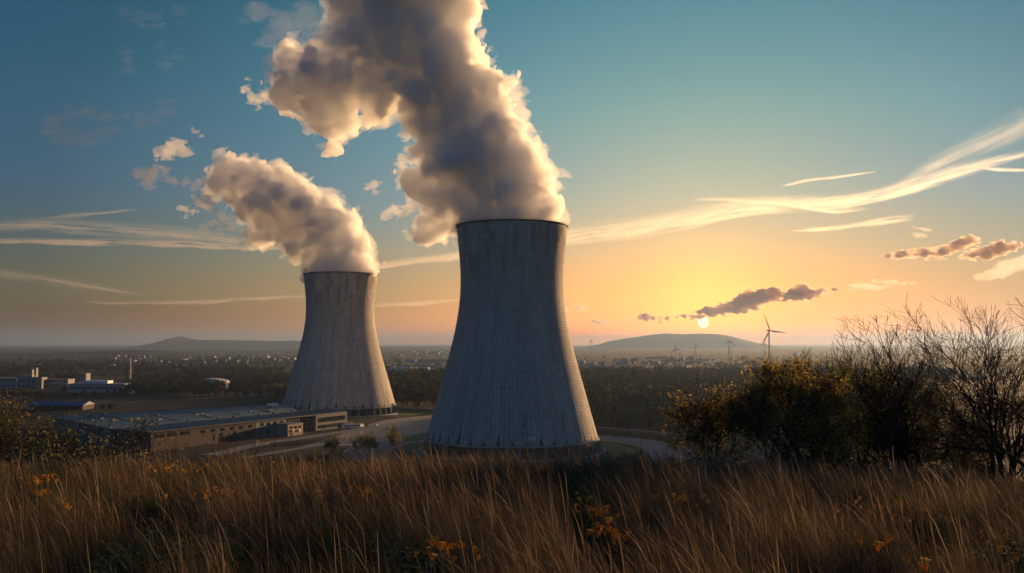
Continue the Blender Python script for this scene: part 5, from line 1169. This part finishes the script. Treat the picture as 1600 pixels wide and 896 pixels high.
def cirrus(label, pts, H, thick, dens, seed, fibre=0.65, g=0.6, nu=220, nv=56, group='cirrus streaks'):
    """a thin sheet of ice cloud lying level at height H: pts (px, py, half width up, half width down), thickest where the streak is brightest"""
    pts = np.array(pts, float); u = np.linspace(pts[0, 0], pts[-1, 0], nu)
    from_ = lambda i: np.interp(u, pts[:, 0], pts[:, i])
    def sm(a):
        kx = np.hanning(max(5, nu // 9)); kx /= kx.sum(); return np.convolve(np.pad(a, len(kx) // 2, mode='edge'), kx, 'same')[len(kx) // 2:len(kx) // 2 + nu]
    cy_, up, dn = sm(from_(1)), sm(from_(2)), sm(from_(3))
    v = np.linspace(-1, 1, nv); top = []; bot = []
    rng = np.random.default_rng(seed); o = rng.uniform(0, 50, 3)
    UU, VV = np.meshgrid(np.arange(nu), v, indexing='ij')
    px = u[UU]; off = np.where(VV < 0, VV * up[UU], VV * dn[UU])
    n1 = P1(np.stack([px.ravel() / 55 + o[0], (off.ravel()) / 7 + o[1], 0 * px.ravel()], 1)).reshape(px.shape)
    n2 = P2(np.stack([px.ravel() / 130 + o[1], (off.ravel()) / 3.2 + o[2], 0 * px.ravel()], 1)).reshape(px.shape)
    n3 = P0(np.stack([px.ravel() / 20 + o[2], (off.ravel()) / 2.2 + o[0], 0 * px.ravel()], 1)).reshape(px.shape)
    py = cy_[UU] + off + n1 * 2.0
    end = np.clip(np.minimum(UU, nu - 1 - UU) / (nu * 0.22), 0, 1)
    prof = np.where(VV < 0, (1 - np.abs(VV)) ** 1.9, (1 - np.abs(VV)) ** 1.15)
    t = prof * end ** 0.8 * np.clip(0.55 + fibre * (0.9 * n2 + 0.6 * n1 + 0.35 * n3), 0.02, 2.2) * thick
    t[(prof <= 0) | (end <= 0)] = 0
    dx = (px - 800) / F; dz = (448 - py) / F; c, s = math.cos(PITCH), math.sin(PITCH)
    d1 = c - dz * s; d2 = s + dz * c; k = (H - ZC) / d2
    X, Y = dx * k, d1 * k; n = nu * nv
    V = np.concatenate([np.stack([X, Y, H + t * 0.5], -1).reshape(-1, 3), np.stack([X, Y, H - t * 0.5 - 0.01], -1).reshape(-1, 3)])
    a = (np.arange(nu - 1)[:, None] * nv + np.arange(nv - 1)[None]).ravel()
    qt = np.stack([a, a + nv, a + nv + 1, a + 1], 1); qb = qt[:, ::-1] + n
    e = np.arange(nv - 1); l0, l1 = e, e + (nu - 1) * nv
    r = np.arange(nu - 1) * nv; r1 = r + nv - 1
    sides = np.concatenate([np.stack([l0, l0 + 1, l0 + 1 + n, l0 + n], 1), np.stack([l1 + 1, l1, l1 + n, l1 + 1 + n], 1), np.stack([r + nv, r, r + n, r + nv + n], 1), np.stack([r1, r1 + nv, r1 + nv + n, r1 + n], 1)])
    m = vapour('cirrus_ice', dens, g, 0.004)
    return tag(obj('cirrus_cloud', mesh_np('cirrus_cloud', V, [qt, qb, sides], True), m), label, 'cirrus cloud', group)
cirrus('broad creamy streak of cirrus sweeping up from the nearest tower towards the upper corner', [(700, 398, 10, 4), (800, 386, 22, 10), (880, 374, 26, 12), (960, 364, 26, 14), (1020, 356, 28, 14), (1100, 340, 30, 14), (1160, 328, 26, 12), (1230, 322, 22, 12), (1300, 318, 14, 12), (1370, 308, 16, 12), (1440, 288, 20, 12), (1500, 268, 20, 12), (1550, 253, 14, 10), (1640, 232, 6, 5)], 4000, 110, 0.0015, 1)
cirrus('upper strand of cirrus lying over the broad creamy streak', [(1080, 312, 4, 3), (1140, 314, 8, 5), (1220, 318, 10, 6), (1300, 330, 8, 8), (1360, 326, 4, 4)], 4200, 60, 0.002, 2)
cirrus('thin bright dash of cirrus above the middle of the creamy streak', [(1220, 290, 2, 2), (1260, 283, 4, 3), (1300, 278, 4, 3), (1370, 268, 2, 2)], 4300, 60, 0.0022, 3)
cirrus('thin cirrus line below the creamy streak', [(1230, 362, 2, 2), (1270, 359, 4, 3), (1320, 355, 5, 4), (1370, 348, 8, 5), (1430, 340, 10, 6)], 3600, 60, 0.002, 4)
cirrus('short cirrus dash at the edge of the sky', [(1530, 262, 3, 2), (1570, 265, 4, 3), (1640, 268, 3, 2)], 4300, 60, 0.002, 5)
cirrus('pale feathered end of the creamy cirrus in the upper corner', [(1380, 300, 4, 8), (1450, 262, 20, 14), (1520, 232, 30, 20), (1600, 195, 40, 26), (1700, 160, 30, 20)], 4600, 60, 0.0006, 6)
cirrus('long bright thread of cirrus across the sky behind the smaller plume', [(-60, 377, 6, 3), (60, 378, 8, 4), (150, 380, 9, 5), (250, 381, 9, 5), (340, 386, 8, 4), (420, 388, 6, 4), (500, 390, 3, 2)], 3600, 110, 0.002, 7)
cirrus('wide faint band of cirrus above the bright thread', [(-80, 352, 12, 10), (60, 350, 16, 14), (160, 358, 18, 14), (260, 366, 20, 12), (360, 376, 16, 10), (450, 384, 8, 6)], 4000, 60, 0.0013, 8)
cirrus('fine cirrus wisp rising above the faint band', [(60, 342, 3, 3), (130, 336, 5, 4), (190, 330, 4, 3), (220, 328, 2, 2)], 4200, 50, 0.0014, 9)
cirrus('creamy cirrus streak between the two towers', [(560, 420, 4, 3), (600, 416, 9, 5), (660, 408, 11, 6), (720, 401, 11, 6), (800, 394, 6, 4)], 3600, 110, 0.002, 10)
cirrus('low grey streak of cloud left of the farther tower', [(120, 472, 3, 3), (200, 474, 5, 4), (320, 472, 6, 4), (430, 466, 6, 4), (520, 462, 3, 2)], 2200, 50, 0.0009, 11)
cirrus('low tan streak of cloud between the two towers', [(560, 478, 3, 3), (620, 476, 5, 4), (680, 472, 6, 4), (760, 466, 3, 2)], 2200, 50, 0.0009, 12)
cirrus('faint low veil of cloud in the dim corner of the sky', [(-80, 420, 10, 8), (40, 432, 12, 9), (140, 448, 10, 8), (230, 462, 4, 4)], 2800, 50, 0.0007, 13)
